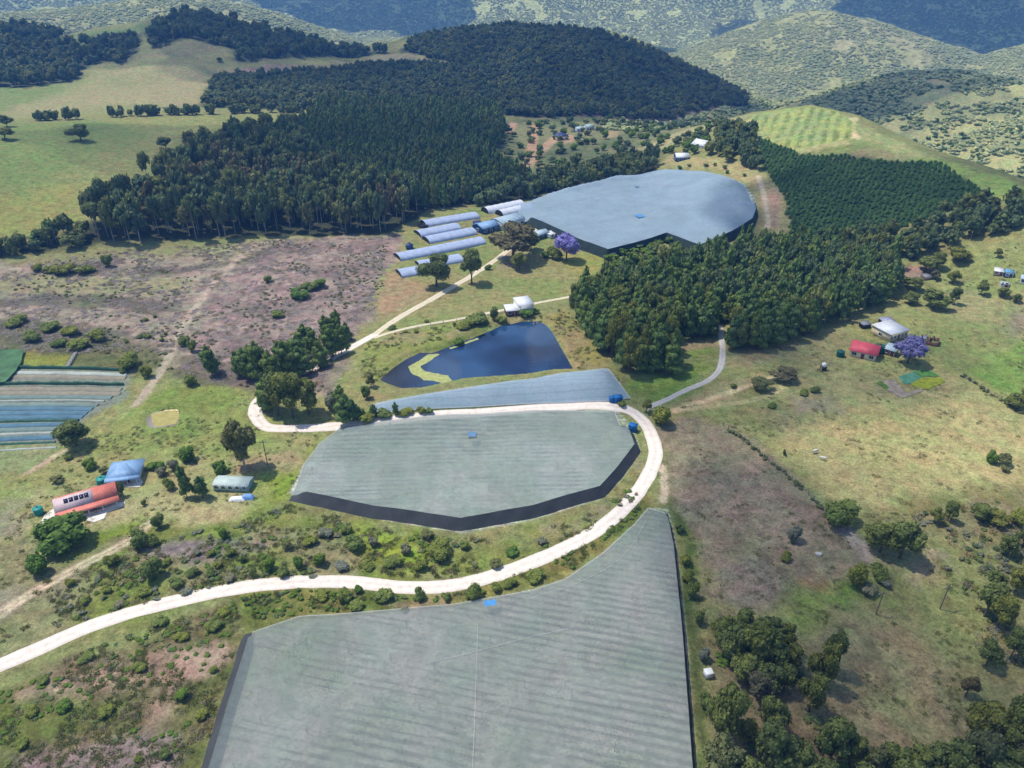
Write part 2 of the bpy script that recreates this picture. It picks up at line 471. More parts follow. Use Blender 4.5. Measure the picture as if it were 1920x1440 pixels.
# --- scrub between the house and the big gravel road
paint([(-200, 1010), (300, 985), (540, 932), (700, 965), (870, 1003), (1010, 985), (1130, 940), (1200, 890), (1225, 905), (1150, 985), (1000, 1062), (850, 1105), (660, 1094), (560, 1092), (450, 1104), (180, 1172), (-200, 1290)],
      (118, 130, 60), 4, 8, 1, (138, 136, 94), n_mid, speck=0.35)
paint([(480, 965), (545, 938), (700, 972), (870, 1007), (1010, 990), (1060, 990), (1000, 1040), (900, 1076), (700, 1030), (560, 990)], (140, 156, 48), 4, 10, 0.85, (120, 132, 58), n_mid, speck=0.3)
paint([(1010, 985), (1130, 942), (1190, 880), (1205, 830), (1222, 850), (1215, 900), (1150, 965), (1060, 1020), (1010, 1030)], (142, 134, 108), 3, 6, 0.8, (128, 128, 76), n_mid, speck=0.3)
paint([(270, 1040), (330, 1015), (440, 1012), (470, 1030), (400, 1048), (290, 1056)], (134, 120, 124), 2.5, 5, 0.85, speck=0.2)
paint([(-60, 1130), (20, 1075), (90, 1050), (150, 1060), (60, 1110), (-40, 1170)], (158, 144, 128), 3, 6, 0.8, (136, 132, 92), n_mid)
paint([(160, 1010), (240, 985), (300, 965), (310, 990), (250, 1010), (200, 1030)], (120, 140, 44), 3, 5, 0.7)
paint([(60, 1100), (160, 1040), (240, 1010), (270, 1020), (180, 1060), (100, 1110)], (140, 128, 110), 2, 5, 0.5)
track([(-40, 1180), (50, 1118), (150, 1062), (235, 1018), (292, 972)], 2.6, (206, 190, 158), 0.6, 0.9, True)
# --- rough ground in the near left corner
paint([(-300, 1330), (0, 1280), (450, 1118), (462, 1170), (385, 1440), (340, 1700), (-300, 1700)], (98, 104, 54), 2, 6, 1, (120, 112, 78), n_mid, speck=0.4)
paint([(90, 1270), (210, 1220), (300, 1195), (430, 1190), (425, 1240), (380, 1280), (330, 1290), (290, 1330), (290, 1370), (260, 1370), (262, 1320), (250, 1280), (150, 1290), (100, 1300)], (170, 146, 126), 2.5, 7, 0.9, (150, 130, 108), n_mid, speck=0.3)
paint([(40, 1430), (180, 1400), (260, 1390), (330, 1400), (320, 1470), (0, 1500)], (142, 122, 120), 2, 5, 0.9, speck=0.25)
paint([(-50, 1310), (60, 1300), (230, 1300), (220, 1370), (100, 1400), (-50, 1390)], (92, 108, 40), 3, 7, 0.7, speck=0.3)
# --- strip between the gravel road and the near net
paint([(440, 1112), (560, 1098), (860, 1110), (1040, 1045), (1180, 955), (1222, 905), (1230, 950), (1190, 985), (1060, 1088), (850, 1136), (560, 1160), (466, 1172)], (98, 112, 48), 1.5, 3, 1, (128, 126, 66), n_mid, speck=0.4)
paint([(725, 1130), (800, 1120), (840, 1110), (850, 1125), (780, 1140)], (160, 142, 118), 1.5, 3, 0.6)
# --- round the lake
paint([(690, 640), (745, 622), (960, 590), (1062, 580), (1120, 640), (1190, 735), (1080, 695), (1030, 612), (940, 612), (800, 660), (712, 712), (730, 735), (690, 755), (668, 720)],
      (146, 140, 92), 3, 5, 1, (134, 144, 72), n_mid)
paint([(1035, 590), (1062, 585), (1130, 660), (1180, 735), (1130, 700), (1080, 690)], (140, 136, 66), 2.5, 4, 0.8, (150, 128, 92), n_mid)
paint([(800, 655), (880, 620), (930, 605), (930, 612), (880, 636), (830, 660)], (100, 116, 50), 2, 3, 0.8)
# --- between wood and road on the right
paint([(1170, 705), (1270, 700), (1340, 660), (1352, 640), (1290, 640), (1250, 646), (1340, 690), (1290, 735), (1230, 755), (1190, 745)], (112, 138, 58), 3, 5, 0.9)
paint([(1255, 642), (1340, 640), (1348, 655), (1270, 662)], (150, 126, 108), 2, 3, 0.7)
paint([(1355, 650), (1480, 645), (1580, 606), (1680, 566), (1690, 575), (1560, 640), (1440, 690), (1360, 690)], (150, 142, 104), 3, 5, 0.8)
# --- pastures on the right
paint([(1262, 762), (1440, 690), (1580, 612), (1700, 540), (1920, 440), (2300, 480), (2300, 900), (1920, 915), (1620, 965), (1545, 945), (1440, 868), (1356, 798)],
      (140, 144, 86), 4, 8, 1, (156, 152, 104), n_big)
paint([(1390, 770), (1620, 740), (1800, 730), (1920, 790), (2200, 830), (2200, 900), (1920, 912), (1640, 960), (1540, 930), (1440, 850)], (164, 156, 106), 10, 12, 0.85, (150, 148, 92), n_big)
paint([(1640, 835), (1760, 800), (1900, 800), (2000, 850), (1900, 905), (1760, 890)], (190, 178, 120), 14, 12, 0.6)  # soft patch of sunlight painted into the pasture colour
paint([(1790, 692), (1920, 634), (2300, 600), (2300, 730), (1920, 742), (1870, 735)], (120, 146, 70), 3, 4)
paint([(1690, 640), (1920, 560), (1920, 630), (1780, 690)], (126, 138, 78), 6, 8, 0.8)
paint([(1860, 610), (1920, 580), (1990, 600), (1900, 630)], (142, 132, 112), 5, 6, 0.7)
paint([(1760, 500), (1920, 450), (2200, 470), (2200, 560), (1920, 555), (1800, 545)], (132, 146, 76), 8, 8, 0.7)
paint([(1680, 500), (1760, 492), (1740, 520), (1690, 530)], (156, 128, 118), 2, 4, 0.8)
paint([(1500, 745), (1560, 740), (1580, 770), (1520, 780)], (140, 126, 118), 2.5, 5, 0.55)
paint([(1255, 765), (1350, 720), (1430, 704), (1350, 760), (1280, 775)], (160, 148, 106), 2, 3, 0.8)
track([(1265, 770), (1330, 748), (1400, 724), (1458, 704)], 2.4, (204, 184, 140), 0.7, 0.9)
track([(1280, 768), (1380, 756), (1440, 742), (1470, 722), (1486, 708)], 2.0, (196, 182, 132), 0.7, 0.75, True)
track([(1486, 708), (1530, 690), (1570, 672)], 1.6, (170, 164, 112), 0.6, 0.6)
track([(1480, 690), (1545, 672), (1590, 690), (1560, 705), (1490, 716)], 1.6, (164, 160, 104), 0.6, 0.5)
# --- brown paddock and near right
paint([(1243, 800), (1300, 782), (1356, 800), (1440, 868), (1530, 945), (1600, 1010), (1640, 1055), (1490, 1132), (1400, 1142), (1335, 1140), (1300, 1050), (1262, 930)],
      (138, 128, 102), 2.5, 5, 1, (118, 120, 74), n_big, speck=0.25)
paint([(1300, 880), (1420, 880), (1480, 960), (1500, 1010), (1400, 1010), (1310, 980)], (146, 132, 112), 6, 10, 0.6, speck=0.3)
paint([(1345, 1050), (1430, 1048), (1476, 1080), (1478, 1105), (1440, 1132), (1390, 1134), (1345, 1110)], (140, 128, 112), 2.5, 4, 0.8, speck=0.15)
paint([(1330, 1142), (1400, 1144), (1490, 1135), (1640, 1055), (1560, 945), (1700, 960), (1920, 925), (2300, 980), (2300, 1700), (1320, 1700)],
      (130, 134, 82), 3, 8, 1, (146, 134, 100), n_big, speck=0.2)
paint([(1480, 1120), (1600, 1080), (1640, 1110), (1560, 1170), (1490, 1190), (1430, 1170)], (116, 142, 58), 5, 8, 0.8)
paint([(1500, 1090), (1550, 1080), (1560, 1096), (1510, 1108)], (164, 120, 84), 3, 5, 0.55)
paint([(1540, 950), (1556, 955), (1600, 1000), (1645, 1055), (1622, 1058), (1570, 1000)], (166, 150, 142), 1.2, 2.5, 0.9)
paint([(1640, 1060), (1760, 1040), (1800, 1060), (1700, 1085)], (166, 146, 124), 4, 6, 0.7)
paint([(1790, 1130), (1860, 1180), (1920, 1200), (2000, 1300), (1860, 1340), (1820, 1230)], (160, 136, 118), 5, 9, 0.7, (132, 128, 80), n_mid)
paint([(1330, 1140), (1350, 1240), (1420, 1300), (1540, 1300), (1560, 1420), (1700, 1500), (1330, 1600)], (128, 110, 88), 5, 9, 0.8, (112, 104, 70), n_mid)
paint([(1690, 950), (1920, 920), (2100, 940), (2100, 1060), (1920, 1040), (1780, 1020)], (122, 118, 70), 6, 10, 0.8, (140, 128, 96), n_mid)
paint([(1262, 955), (1280, 960), (1306, 1150), (1330, 1440), (1340, 1640), (1308, 1640), (1296, 1440), (1284, 1200)], (94, 114, 50), 1.5, 3, 1, (84, 96, 52), n_mid)
paint([(1232, 800), (1262, 930), (1268, 960), (1252, 955), (1240, 900)], (110, 118, 66), 2, 3, 0.9)
track([(1240, 875), (1246, 905), (1243, 940)], 2.0, (200, 186, 156), 0.6, 0.8)

# crops under the nets: rows on the ground
def rows(px_poly, px_a, px_b, spacing, dark, light, strength, seed):
    w = zone(px_poly)
    a, b = P2([px_a])[0], P2([px_b])[0]
    t = (b - a) / np.linalg.norm(b - a); nrm = np.array([-t[1], t[0]])
    x0, y0 = w.min(0) - 3; x1, y1 = w.max(0) + 3
    m = np.nonzero((gx > x0) & (gx < x1) & (gy > y0) & (gy < y1))[0]
    d = sdist(gx[m], gy[m], w)
    al = 1 - smooth(-0.6, 0.6, d)
    s = gx[m] * nrm[0] + gy[m] * nrm[1]; q = gx[m] * t[0] + gy[m] * t[1]
    ph = s / spacing + (fbm(q, s, 30, 2, seed) - 0.5) * 0.5
    stripe = 0.5 + 0.5 * np.cos(2 * math.pi * ph)
    row = np.floor(ph)
    vig = fbm(q, row * 37.0, 5, 3, seed + 3)           # how well the plants in a row have grown
    vig2 = fbm(gx[m], gy[m], 26, 3, seed + 4)
    k = strength * smooth(0.35, 0.75, stripe) * smooth(0.34, 0.66, 0.55 * vig + 0.45 * vig2)
    g = smooth(0.25, 0.75, fbm(gx[m], gy[m], 14, 4, seed + 9))[:, None] * 0.7
    base = alb(*light) * (1 - g) + alb(140, 160, 112) * g
    c = base * (1 - k[:, None]) + alb(*dark) * k[:, None]
    C[m] = C[m] * (1 - al[:, None]) + c * al[:, None]


N1_G = [(486, 1184), (560, 1162), (700, 1150), (850, 1137), (1000, 1106), (1060, 1086), (1130, 1038), (1190, 983), (1215, 953), (1252, 952), (1264, 1000), (1287, 1200), (1304, 1440), (1312, 1600), (340, 1600), (392, 1440), (430, 1320), (464, 1210)]
N2_G = [(640, 802), (600, 832), (570, 872), (541, 925), (700, 972), (870, 1000), (1000, 975), (1130, 935), (1172, 890), (1200, 840), (1185, 800), (1160, 770), (1000, 768), (850, 776), (700, 792)]
N3_G = [(690, 772), (700, 757), (790, 740), (870, 727), (960, 714), (1000, 710), (1050, 700), (1140, 692), (1182, 747), (1150, 752), (900, 763), (700, 778)]
N4_G = [(985, 412), (1080, 456), (1140, 476), (1250, 446), (1312, 468), (1372, 442), (1416, 416), (1420, 396), (1416, 370), (1396, 346), (1330, 326), (1250, 321), (1150, 336), (1050, 360), (990, 382), (940, 390)]
rows(N1_G, (640, 1195), (900, 1245), 1.9, (44, 60, 58), (196, 194, 178), 0.62, 51)
rows(N2_G, (620, 880), (1100, 868), 1.9, (50, 66, 62), (204, 206, 190), 0.75, 61)
rows(N3_G, (700, 760), (1150, 730), 2.4, (80, 98, 90), (190, 196, 180), 0.6, 71)
rows(N4_G, (1000, 420), (1200, 372), 3.2, (60, 84, 76), (190, 200, 190), 0.9, 81)
# planted terraces on the far slope
rows([(1408, 216), (1520, 201), (1570, 210), (1603, 232), (1594, 260), (1480, 280), (1416, 262)], (1450, 270), (1475, 214), 6.5, (96, 118, 58), (168, 176, 98), 0.8, 91)
lum_ = C.mean(1, keepdims=True); C = np.clip((lum_ + (C - lum_) * 0.95) * np.array([1.09, 1.08, 1.04]), 0.004, 0.8)


# ------------------------------------------------------------------ mesh and material helpers
def mk_mesh(name, verts, faces, smooth_shade=False, mats=(), fmat=None):
    """faces: list of int arrays (n,k)"""
    me = bpy.data.meshes.new(name)
    v = np.ascontiguousarray(verts, np.float32)
    me.vertices.add(len(v)); me.vertices.foreach_set('co', v.ravel())
    fs = [np.asarray(f, np.int32) for f in faces if len(f)]
    nl = sum(f.size for f in fs); npoly = sum(len(f) for f in fs)
    me.loops.add(nl); me.polygons.add(npoly)
    me.loops.foreach_set('vertex_index', np.concatenate([f.ravel() for f in fs]))
    tot = np.concatenate([np.full(len(f), f.shape[1], np.int32) for f in fs])
    st = np.concatenate([[0], np.cumsum(tot)[:-1]]).astype(np.int32)
    me.polygons.foreach_set('loop_start', st)
    try:
        me.polygons.foreach_set('loop_total', tot)
    except Exception:
        pass
    if smooth_shade:
        me.polygons.foreach_set('use_smooth', np.ones(npoly, bool))
    for m in mats:
        me.materials.append(m)
    if fmat is not None:
        me.polygons.foreach_set('material_index', np.asarray(fmat, np.int32))
    me.update(calc_edges=True)
    me.validate(clean_customdata=False)
    return me


def vcol(me, name, arr):
    a = me.color_attributes.new(name, 'FLOAT_COLOR', 'POINT')
    c = np.ones((len(arr), 4), np.float32); c[:, :3] = arr
    a.data.foreach_set('color', c.ravel())


class Nodes:
    def __init__(self, name):
        self.m = bpy.data.materials.new(name); self.m.use_nodes = True
        self.t = self.m.node_tree; self.b = self.t.nodes['Principled BSDF']
        self.b.inputs['Specular IOR Level'].default_value = 0.25

    def n(self, kind, **kw):
        x = self.t.nodes.new(kind)
        for k, v in kw.items():
            if k in x.inputs and not hasattr(x, k):
                x.inputs[k].default_value = v
            else:
                setattr(x, k, v)
        return x

    def set(self, node, **kw):
        for k, v in kw.items():
            node.inputs[k].default_value = v
        return node

    def l(self, a, b):
        self.t.links.new(a, b)


def noise_node(N, scale, detail=4, coord=None, rough=0.55):
    n = N.n('ShaderNodeTexNoise'); n.inputs['Scale'].default_value = scale; n.inputs['Detail'].default_value = detail
    n.inputs['Roughness'].default_value = rough
    if coord is not None:
        N.l(coord, n.inputs['Vector'])
    return n


def ramp(N, src, stops):
    r = N.n('ShaderNodeValToRGB')
    while len(r.color_ramp.elements) < len(stops):
        r.color_ramp.elements.new(0.5)
    for e, (p, c) in zip(r.color_ramp.elements, stops):
        e.position = p
        e.color = (c, c, c, 1) if isinstance(c, (int, float)) else (c[0], c[1], c[2], 1)
    N.l(src, r.inputs['Fac'])
    return r


def mulc(N, a, b, blend='MULTIPLY', fac=1.0):
    m = N.n('ShaderNodeMix', data_type='RGBA', blend_type=blend)
    if hasattr(fac, 'default_value') or hasattr(fac, 'links'):
        N.l(fac, m.inputs[0])
    else:
        m.inputs[0].default_value = fac
    for s, i in ((a, 6), (b, 7)):
        if hasattr(s, 'links'):
            N.l(s, m.inputs[i])
        else:
            m.inputs[i].default_value = (s[0], s[1], s[2], 1)
    return m.outputs[2]


def mat_plain(name, rgb, rough=0.7, var=0.25, scale=1.2, bump=0.0, bscale=6.0, spec=0.25, metallic=0.0):
    """painted or raw surface with blotchy wear of its own"""
    N = Nodes(name)
    tc = N.n('ShaderNodeTexCoord')
    n1 = noise_node(N, scale, 5, tc.outputs['Object'])
    r = ramp(N, n1.outputs['Fac'], [(0.25, 1 - var), (0.75, 1 + var * 0.4)])
    N.l(mulc(N, tuple(rgb), r.outputs['Color']), N.b.inputs['Base Color'])
    N.b.inputs['Roughness'].default_value = rough
    N.b.inputs['Specular IOR Level'].default_value = spec
    N.b.inputs['Metallic'].default_value = metallic
    if bump:
        nb = noise_node(N, bscale, 4, tc.outputs['Object'])
        bp = N.n('ShaderNodeBump'); bp.inputs['Strength'].default_value = 0.6; bp.inputs['Distance'].default_value = bump
        N.l(nb.outputs['Fac'], bp.inputs['Height']); N.l(bp.outputs['Normal'], N.b.inputs['Normal'])
    return N.m


# ground material: zone colour of the sheet, broken up by tufts and soil grain in the shader
def mat_ground():
    N = Nodes('ground_cover')
    at = N.n('ShaderNodeVertexColor', layer_name='zone')
    geo = N.n('ShaderNodeNewGeometry')
    big = noise_node(N, 0.35, 6, geo.outputs['Position'], 0.7)
    r1 = ramp(N, big.outputs['Fac'], [(0.30, 0.58), (0.5, 0.98), (0.72, 1.36)])
    fine = noise_node(N, 1.7, 5, geo.outputs['Position'], 0.75)
    r2 = ramp(N, fine.outputs['Fac'], [(0.32, 0.55), (0.52, 1.0), (0.72, 1.42)])
    hue = noise_node(N, 0.13, 4, geo.outputs['Position'], 0.6)
    r3 = ramp(N, hue.outputs['Fac'], [(0.35, (1.12, 0.96, 1.02)), (0.65, (0.92, 1.04, 0.96))])
    c = mulc(N, at.outputs['Color'], r1.outputs['Color'])
    c = mulc(N, c, r2.outputs['Color'])
    c = mulc(N, c, r3.outputs['Color'])
    N.l(c, N.b.inputs['Base Color'])
    N.b.inputs['Roughness'].default_value = 0.95
    N.b.inputs['Specular IOR Level'].default_value = 0.08
    bp = N.n('ShaderNodeBump'); bp.inputs['Strength'].default_value = 0.55; bp.inputs['Distance'].default_value = 0.5
    N.l(fine.outputs['Fac'], bp.inputs['Height'])
    bp2 = N.n('ShaderNodeBump'); bp2.inputs['Strength'].default_value = 0.5; bp2.inputs['Distance'].default_value = 1.6
    N.l(big.outputs['Fac'], bp2.inputs['Height']); N.l(bp.outputs['Normal'], bp2.inputs['Normal'])
    N.l(bp2.outputs['Normal'], N.b.inputs['Normal'])
    return N.m


def mat_hills():
    N = Nodes('hill_bush')
    at = N.n('ShaderNodeVertexColor', layer_name='zone')
    geo = N.n('ShaderNodeNewGeometry')
    a = noise_node(N, 0.11, 5, geo.outputs['Position'], 0.7)
    r1 = ramp(N, a.outputs['Fac'], [(0.36, 0.62), (0.5, 0.97), (0.66, 1.25)])
    c = mulc(N, at.outputs['Color'], r1.outputs['Color'])
    N.l(c, N.b.inputs['Base Color'])
    N.b.inputs['Roughness'].default_value = 1.0
    N.b.inputs['Specular IOR Level'].default_value = 0.03
    bp = N.n('ShaderNodeBump'); bp.inputs['Strength'].default_value = 0.9; bp.inputs['Distance'].default_value = 5.0
    N.l(a.outputs['Fac'], bp.inputs['Height'])
    bp2 = bp
    N.l(bp2.outputs['Normal'], N.b.inputs['Normal'])
    return N.m


def add_obj(name, me, parent=None, **props):
    o = bpy.data.objects.new(name, me)
    COL.objects.link(o)
    if parent is not None:
        o.parent = parent
    for k, v in props.items():
        o[k] = v
    return o


split_r = int(np.searchsorted(R, 1105))


def sheet(name, r0, r1, mat):
    idx = np.arange(nA * nR).reshape(nA, nR)[:, r0:r1]
    keep = idx.ravel()
    n_r = r1 - r0
    loc = np.arange(nA * n_r).reshape(nA, n_r)
    q = np.stack([loc[:-1, :-1], loc[:-1, 1:], loc[1:, 1:], loc[1:, :-1]], -1).reshape(-1, 4)
    v = np.stack([gx[keep], gy[keep], H.ravel()[keep]], 1)
    me = mk_mesh(name, v, [q[:, ::-1]], True, [mat])
    vcol(me, 'zone', C[keep])
    return add_obj(name, me, kind='structure')


sheet('ground', 0, split_r + 1, mat_ground())
sheet('hills', split_r, nR, mat_hills())
# ------------------------------------------------------------------ gravel roads, water
def mat_gravel(name, rgb):
    N = Nodes(name)
    geo = N.n('ShaderNodeNewGeometry')
    a = noise_node(N, 0.6, 6, geo.outputs['Position'], 0.7)
    r = ramp(N, a.outputs['Fac'], [(0.3, 0.8), (0.55, 1.0), (0.75, 1.1)])
    uv = N.n('ShaderNodeUVMap')
    sx = N.n('ShaderNodeSeparateXYZ'); N.l(uv.outputs['UV'], sx.inputs['Vector'])
    rut = ramp(N, sx.outputs['X'], [(0.0, 0.78), (0.16, 0.98), (0.28, 1.06), (0.5, 0.92), (0.72, 1.06), (0.84, 0.98), (1.0, 0.78)])
    c = mulc(N, tuple(rgb), r.outputs['Color'])
    c = mulc(N, c, rut.outputs['Color'])
    N.l(c, N.b.inputs['Base Color'])
    N.b.inputs['Roughness'].default_value = 0.95
    N.b.inputs['Specular IOR Level'].default_value = 0.1
    bp = N.n('ShaderNodeBump'); bp.inputs['Strength'].default_value = 0.4; bp.inputs['Distance'].default_value = 0.15
    N.l(a.outputs['Fac'], bp.inputs['Height']); N.l(bp.outputs['Normal'], N.b.inputs['Normal'])
    return N.m


def road(name, px_line, width, mat, lift=0.07, wob=0.25):
    c = spline(P2(px_line), 14)
    t = np.gradient(c, axis=0); t /= np.linalg.norm(t, axis=1)[:, None] + 1e-9
    nrm = np.stack([-t[:, 1], t[:, 0]], 1)
    s = np.concatenate([[0], np.cumsum(np.linalg.norm(np.diff(c, axis=0), axis=1))])
    wl = width / 2 + (fbm(s, s * 0 + 3, 5, 3, 71) - 0.5) * 2 * wob
    wr = width / 2 + (fbm(s, s * 0 + 9, 5, 3, 72) - 0.5) * 2 * wob
    ks = np.linspace(-1, 1, 7)
    rows_ = []
    for k in ks:
        off = np.where(k < 0, k * wl, k * wr)
        p = c + nrm * off[:, None]
        z = hgt(p[:, 0], p[:, 1]) + lift + 0.05 * (1 - k * k) - (0.10 if abs(k) == 1 else 0)
        rows_.append(np.column_stack([p, z]))
    v = np.stack(rows_, 1)                              # (n, 7, 3)
    n, m = v.shape[:2]
    idx = np.arange(n * m).reshape(n, m)
    q = np.stack([idx[:-1, :-1], idx[:-1, 1:], idx[1:, 1:], idx[1:, :-1]], -1).reshape(-1, 4)
    me = mk_mesh(name, v.reshape(-1, 3), [q[:, ::-1]], True, [mat])
    uv = me.uv_layers.new(name='UVMap')
    vi = np.empty(len(me.loops), np.int32); me.loops.foreach_get('vertex_index', vi)
    U = np.stack([np.tile((ks + 1) / 2, n), np.repeat(s / 4, m)], 1)
    uv.data.foreach_set('uv', U[vi].astype(np.float32).ravel())
    return add_obj(name, me, kind='structure')


G_ROAD = mat_gravel('pale_gravel', alb(238, 224, 208))
G_LANE = mat_gravel('lane_gravel', alb(222, 208, 178))
G_GREY = mat_gravel('grey_gravel', alb(186, 182, 176))
MAIN_PX = [(-120, 1300), (-40, 1263), (60, 1222), (180, 1170), (320, 1129), (450, 1102), (560, 1091), (660, 1091), (760, 1101), (850, 1097), (940, 1075), (1030, 1040),
           (1110, 1000), (1170, 952), (1212, 898), (1229, 848), (1214, 800), (1188, 774), (1150, 762), (1090, 760), (1000, 766), (850, 776), (740, 787), (640, 798), (560, 803),
           (505, 802), (484, 786), (478, 766), (492, 744), (540, 712), (600, 684), (650, 656), (704, 627)]
for pts_, w_ in ((MAIN_PX, 5.4), ):
    cw = spline(P2(pts_), 10)
    pad = 10
    m_ = np.nonzero((gx > cw[:, 0].min() - pad) & (gx < cw[:, 0].max() + pad) & (gy > cw[:, 1].min() - pad) & (gy < cw[:, 1].max() + pad))[0]
road('road', MAIN_PX, 4.3, G_ROAD)
road('farm_road', [(702, 628), (732, 606), (780, 577), (830, 549), (880, 520), (925, 490), (962, 462), (990, 440), (1010, 425)], 3.4, G_LANE, 0.06)
road('lane', [(700, 634), (730, 624), (790, 610), (860, 598), (930, 584), (985, 573), (1060, 558), (1130, 543), (1200, 527), (1240, 515)], 2.5, G_LANE, 0.06)
road('side_road', [(1210, 765), (1250, 749), (1290, 730), (1326, 714), (1348, 694), (1355, 664), (1353, 636), (1350, 610)], 2.4, G_GREY, 0.06)


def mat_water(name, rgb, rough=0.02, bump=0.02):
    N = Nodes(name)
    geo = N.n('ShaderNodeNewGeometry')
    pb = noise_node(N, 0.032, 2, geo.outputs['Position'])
    pr = ramp(N, pb.outputs['Fac'], [(0.38, (rgb[0] * 0.2, rgb[1] * 0.15, rgb[2] * 0.12)), (0.50, (rgb[0], rgb[1], rgb[2])), (0.62, (rgb[0] * 4.5, rgb[1] * 3.4, rgb[2] * 2.4))])  # dark and bright reflection patches painted into the water's base colour
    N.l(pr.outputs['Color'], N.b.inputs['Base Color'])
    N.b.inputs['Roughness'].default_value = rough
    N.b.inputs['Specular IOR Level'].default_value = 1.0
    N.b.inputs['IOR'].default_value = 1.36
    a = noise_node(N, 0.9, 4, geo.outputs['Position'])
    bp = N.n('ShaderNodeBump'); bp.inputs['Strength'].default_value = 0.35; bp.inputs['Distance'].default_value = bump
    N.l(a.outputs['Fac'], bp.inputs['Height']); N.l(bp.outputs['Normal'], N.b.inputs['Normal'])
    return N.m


def flat_poly(name, poly, z, mat, jag=0.0, step=2.0, **props):
    """level or draped polygon with a slightly ragged outline"""
    p = np.asarray(poly, float)
    out = []
    for i in range(len(p)):
        a, b = p[i], p[(i + 1) % len(p)]
        k = max(1, int(np.linalg.norm(b - a) / step))
        for j in range(k):
            out.append(a + (b - a) * j / k)
    p = np.array(out)
    if jag:
        p = p + np.stack([fbm(p[:, 0], p[:, 1], 4, 3, 81) - 0.5, fbm(p[:, 0], p[:, 1], 4, 3, 82) - 0.5], 1) * 2 * jag
    c = [Vector(q) for q in p]
    vs, es, fs, *_ = delaunay_2d_cdt(c, [], [list(range(len(c)))], 1, 1e-4)
    v = np.array([(q.x, q.y, 0) for q in vs])
    v[:, 2] = z if np.isscalar(z) else z(v[:, 0], v[:, 1])
    f = np.array([t for t in fs if len(t) == 3])
    nz = np.cross(v[f[:, 1], :2] - v[f[:, 0], :2], v[f[:, 2], :2] - v[f[:, 0], :2])
    f[nz < 0] = f[nz < 0][:, ::-1]
    me = mk_mesh(name, v, [f], True, [mat])
    return add_obj(name, me, **props)


def grow(poly, d):
    p = np.asarray(poly, float); c = p.mean(0)
    v = p - c; l = np.linalg.norm(v, axis=1)[:, None]
    return c + v * (l + d) / l


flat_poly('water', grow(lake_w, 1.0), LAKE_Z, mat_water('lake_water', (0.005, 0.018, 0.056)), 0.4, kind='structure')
mudm = mat_plain('duckweed', alb(176, 164, 98), 0.9, 0.25, 0.6, 0.05, 3.0)
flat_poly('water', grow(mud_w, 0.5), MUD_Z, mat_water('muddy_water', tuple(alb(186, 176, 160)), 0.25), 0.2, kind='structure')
flat_poly('duckweed', P2([(284, 776), (312, 770), (331, 769), (335, 783), (330, 795), (292, 801), (284, 795)]), MUD_Z + 0.03, mudm, 0.4, 0.8, kind='stuff', label='yellow duckweed covering the small farm pond')
algm = mat_plain('algae', alb(178, 182, 112), 0.85, 0.4, 0.8, 0.05, 4.0)
ALG = [(762, 696), (776, 689), (792, 680), (806, 672), (820, 669), (826, 672), (814, 679), (802, 686), (792, 694), (797, 703), (815, 708), (842, 711), (856, 715), (838, 718), (812, 721), (794, 719), (778, 709)]
flat_poly('algae', un(*np.array(ALG, float).T, 0.0)[:, :2], LAKE_Z + 0.03, algm, 1.0, 1.0, kind='stuff', label='pale green algae drifting at the left end of the lake')
flat_poly('algae', P2([(880, 708), (905, 706), (960, 703), (1010, 699), (1030, 695), (1024, 701), (985, 707), (930, 712), (885, 715)]), LAKE_Z + 0.05, mat_plain('reeds_green', alb(112, 124, 66), 0.9, 0.5, 1.5), 1.0, 1.0, kind='stuff', label='green water weed along the near shore of the lake')
flat_poly('algae', P2([(842, 655), (868, 646), (895, 638), (897, 644), (872, 652), (846, 662)]), LAKE_Z + 0.04, algm, 0.6, 1.0, kind='stuff', label='thin algae strip along the far shore of the lake')
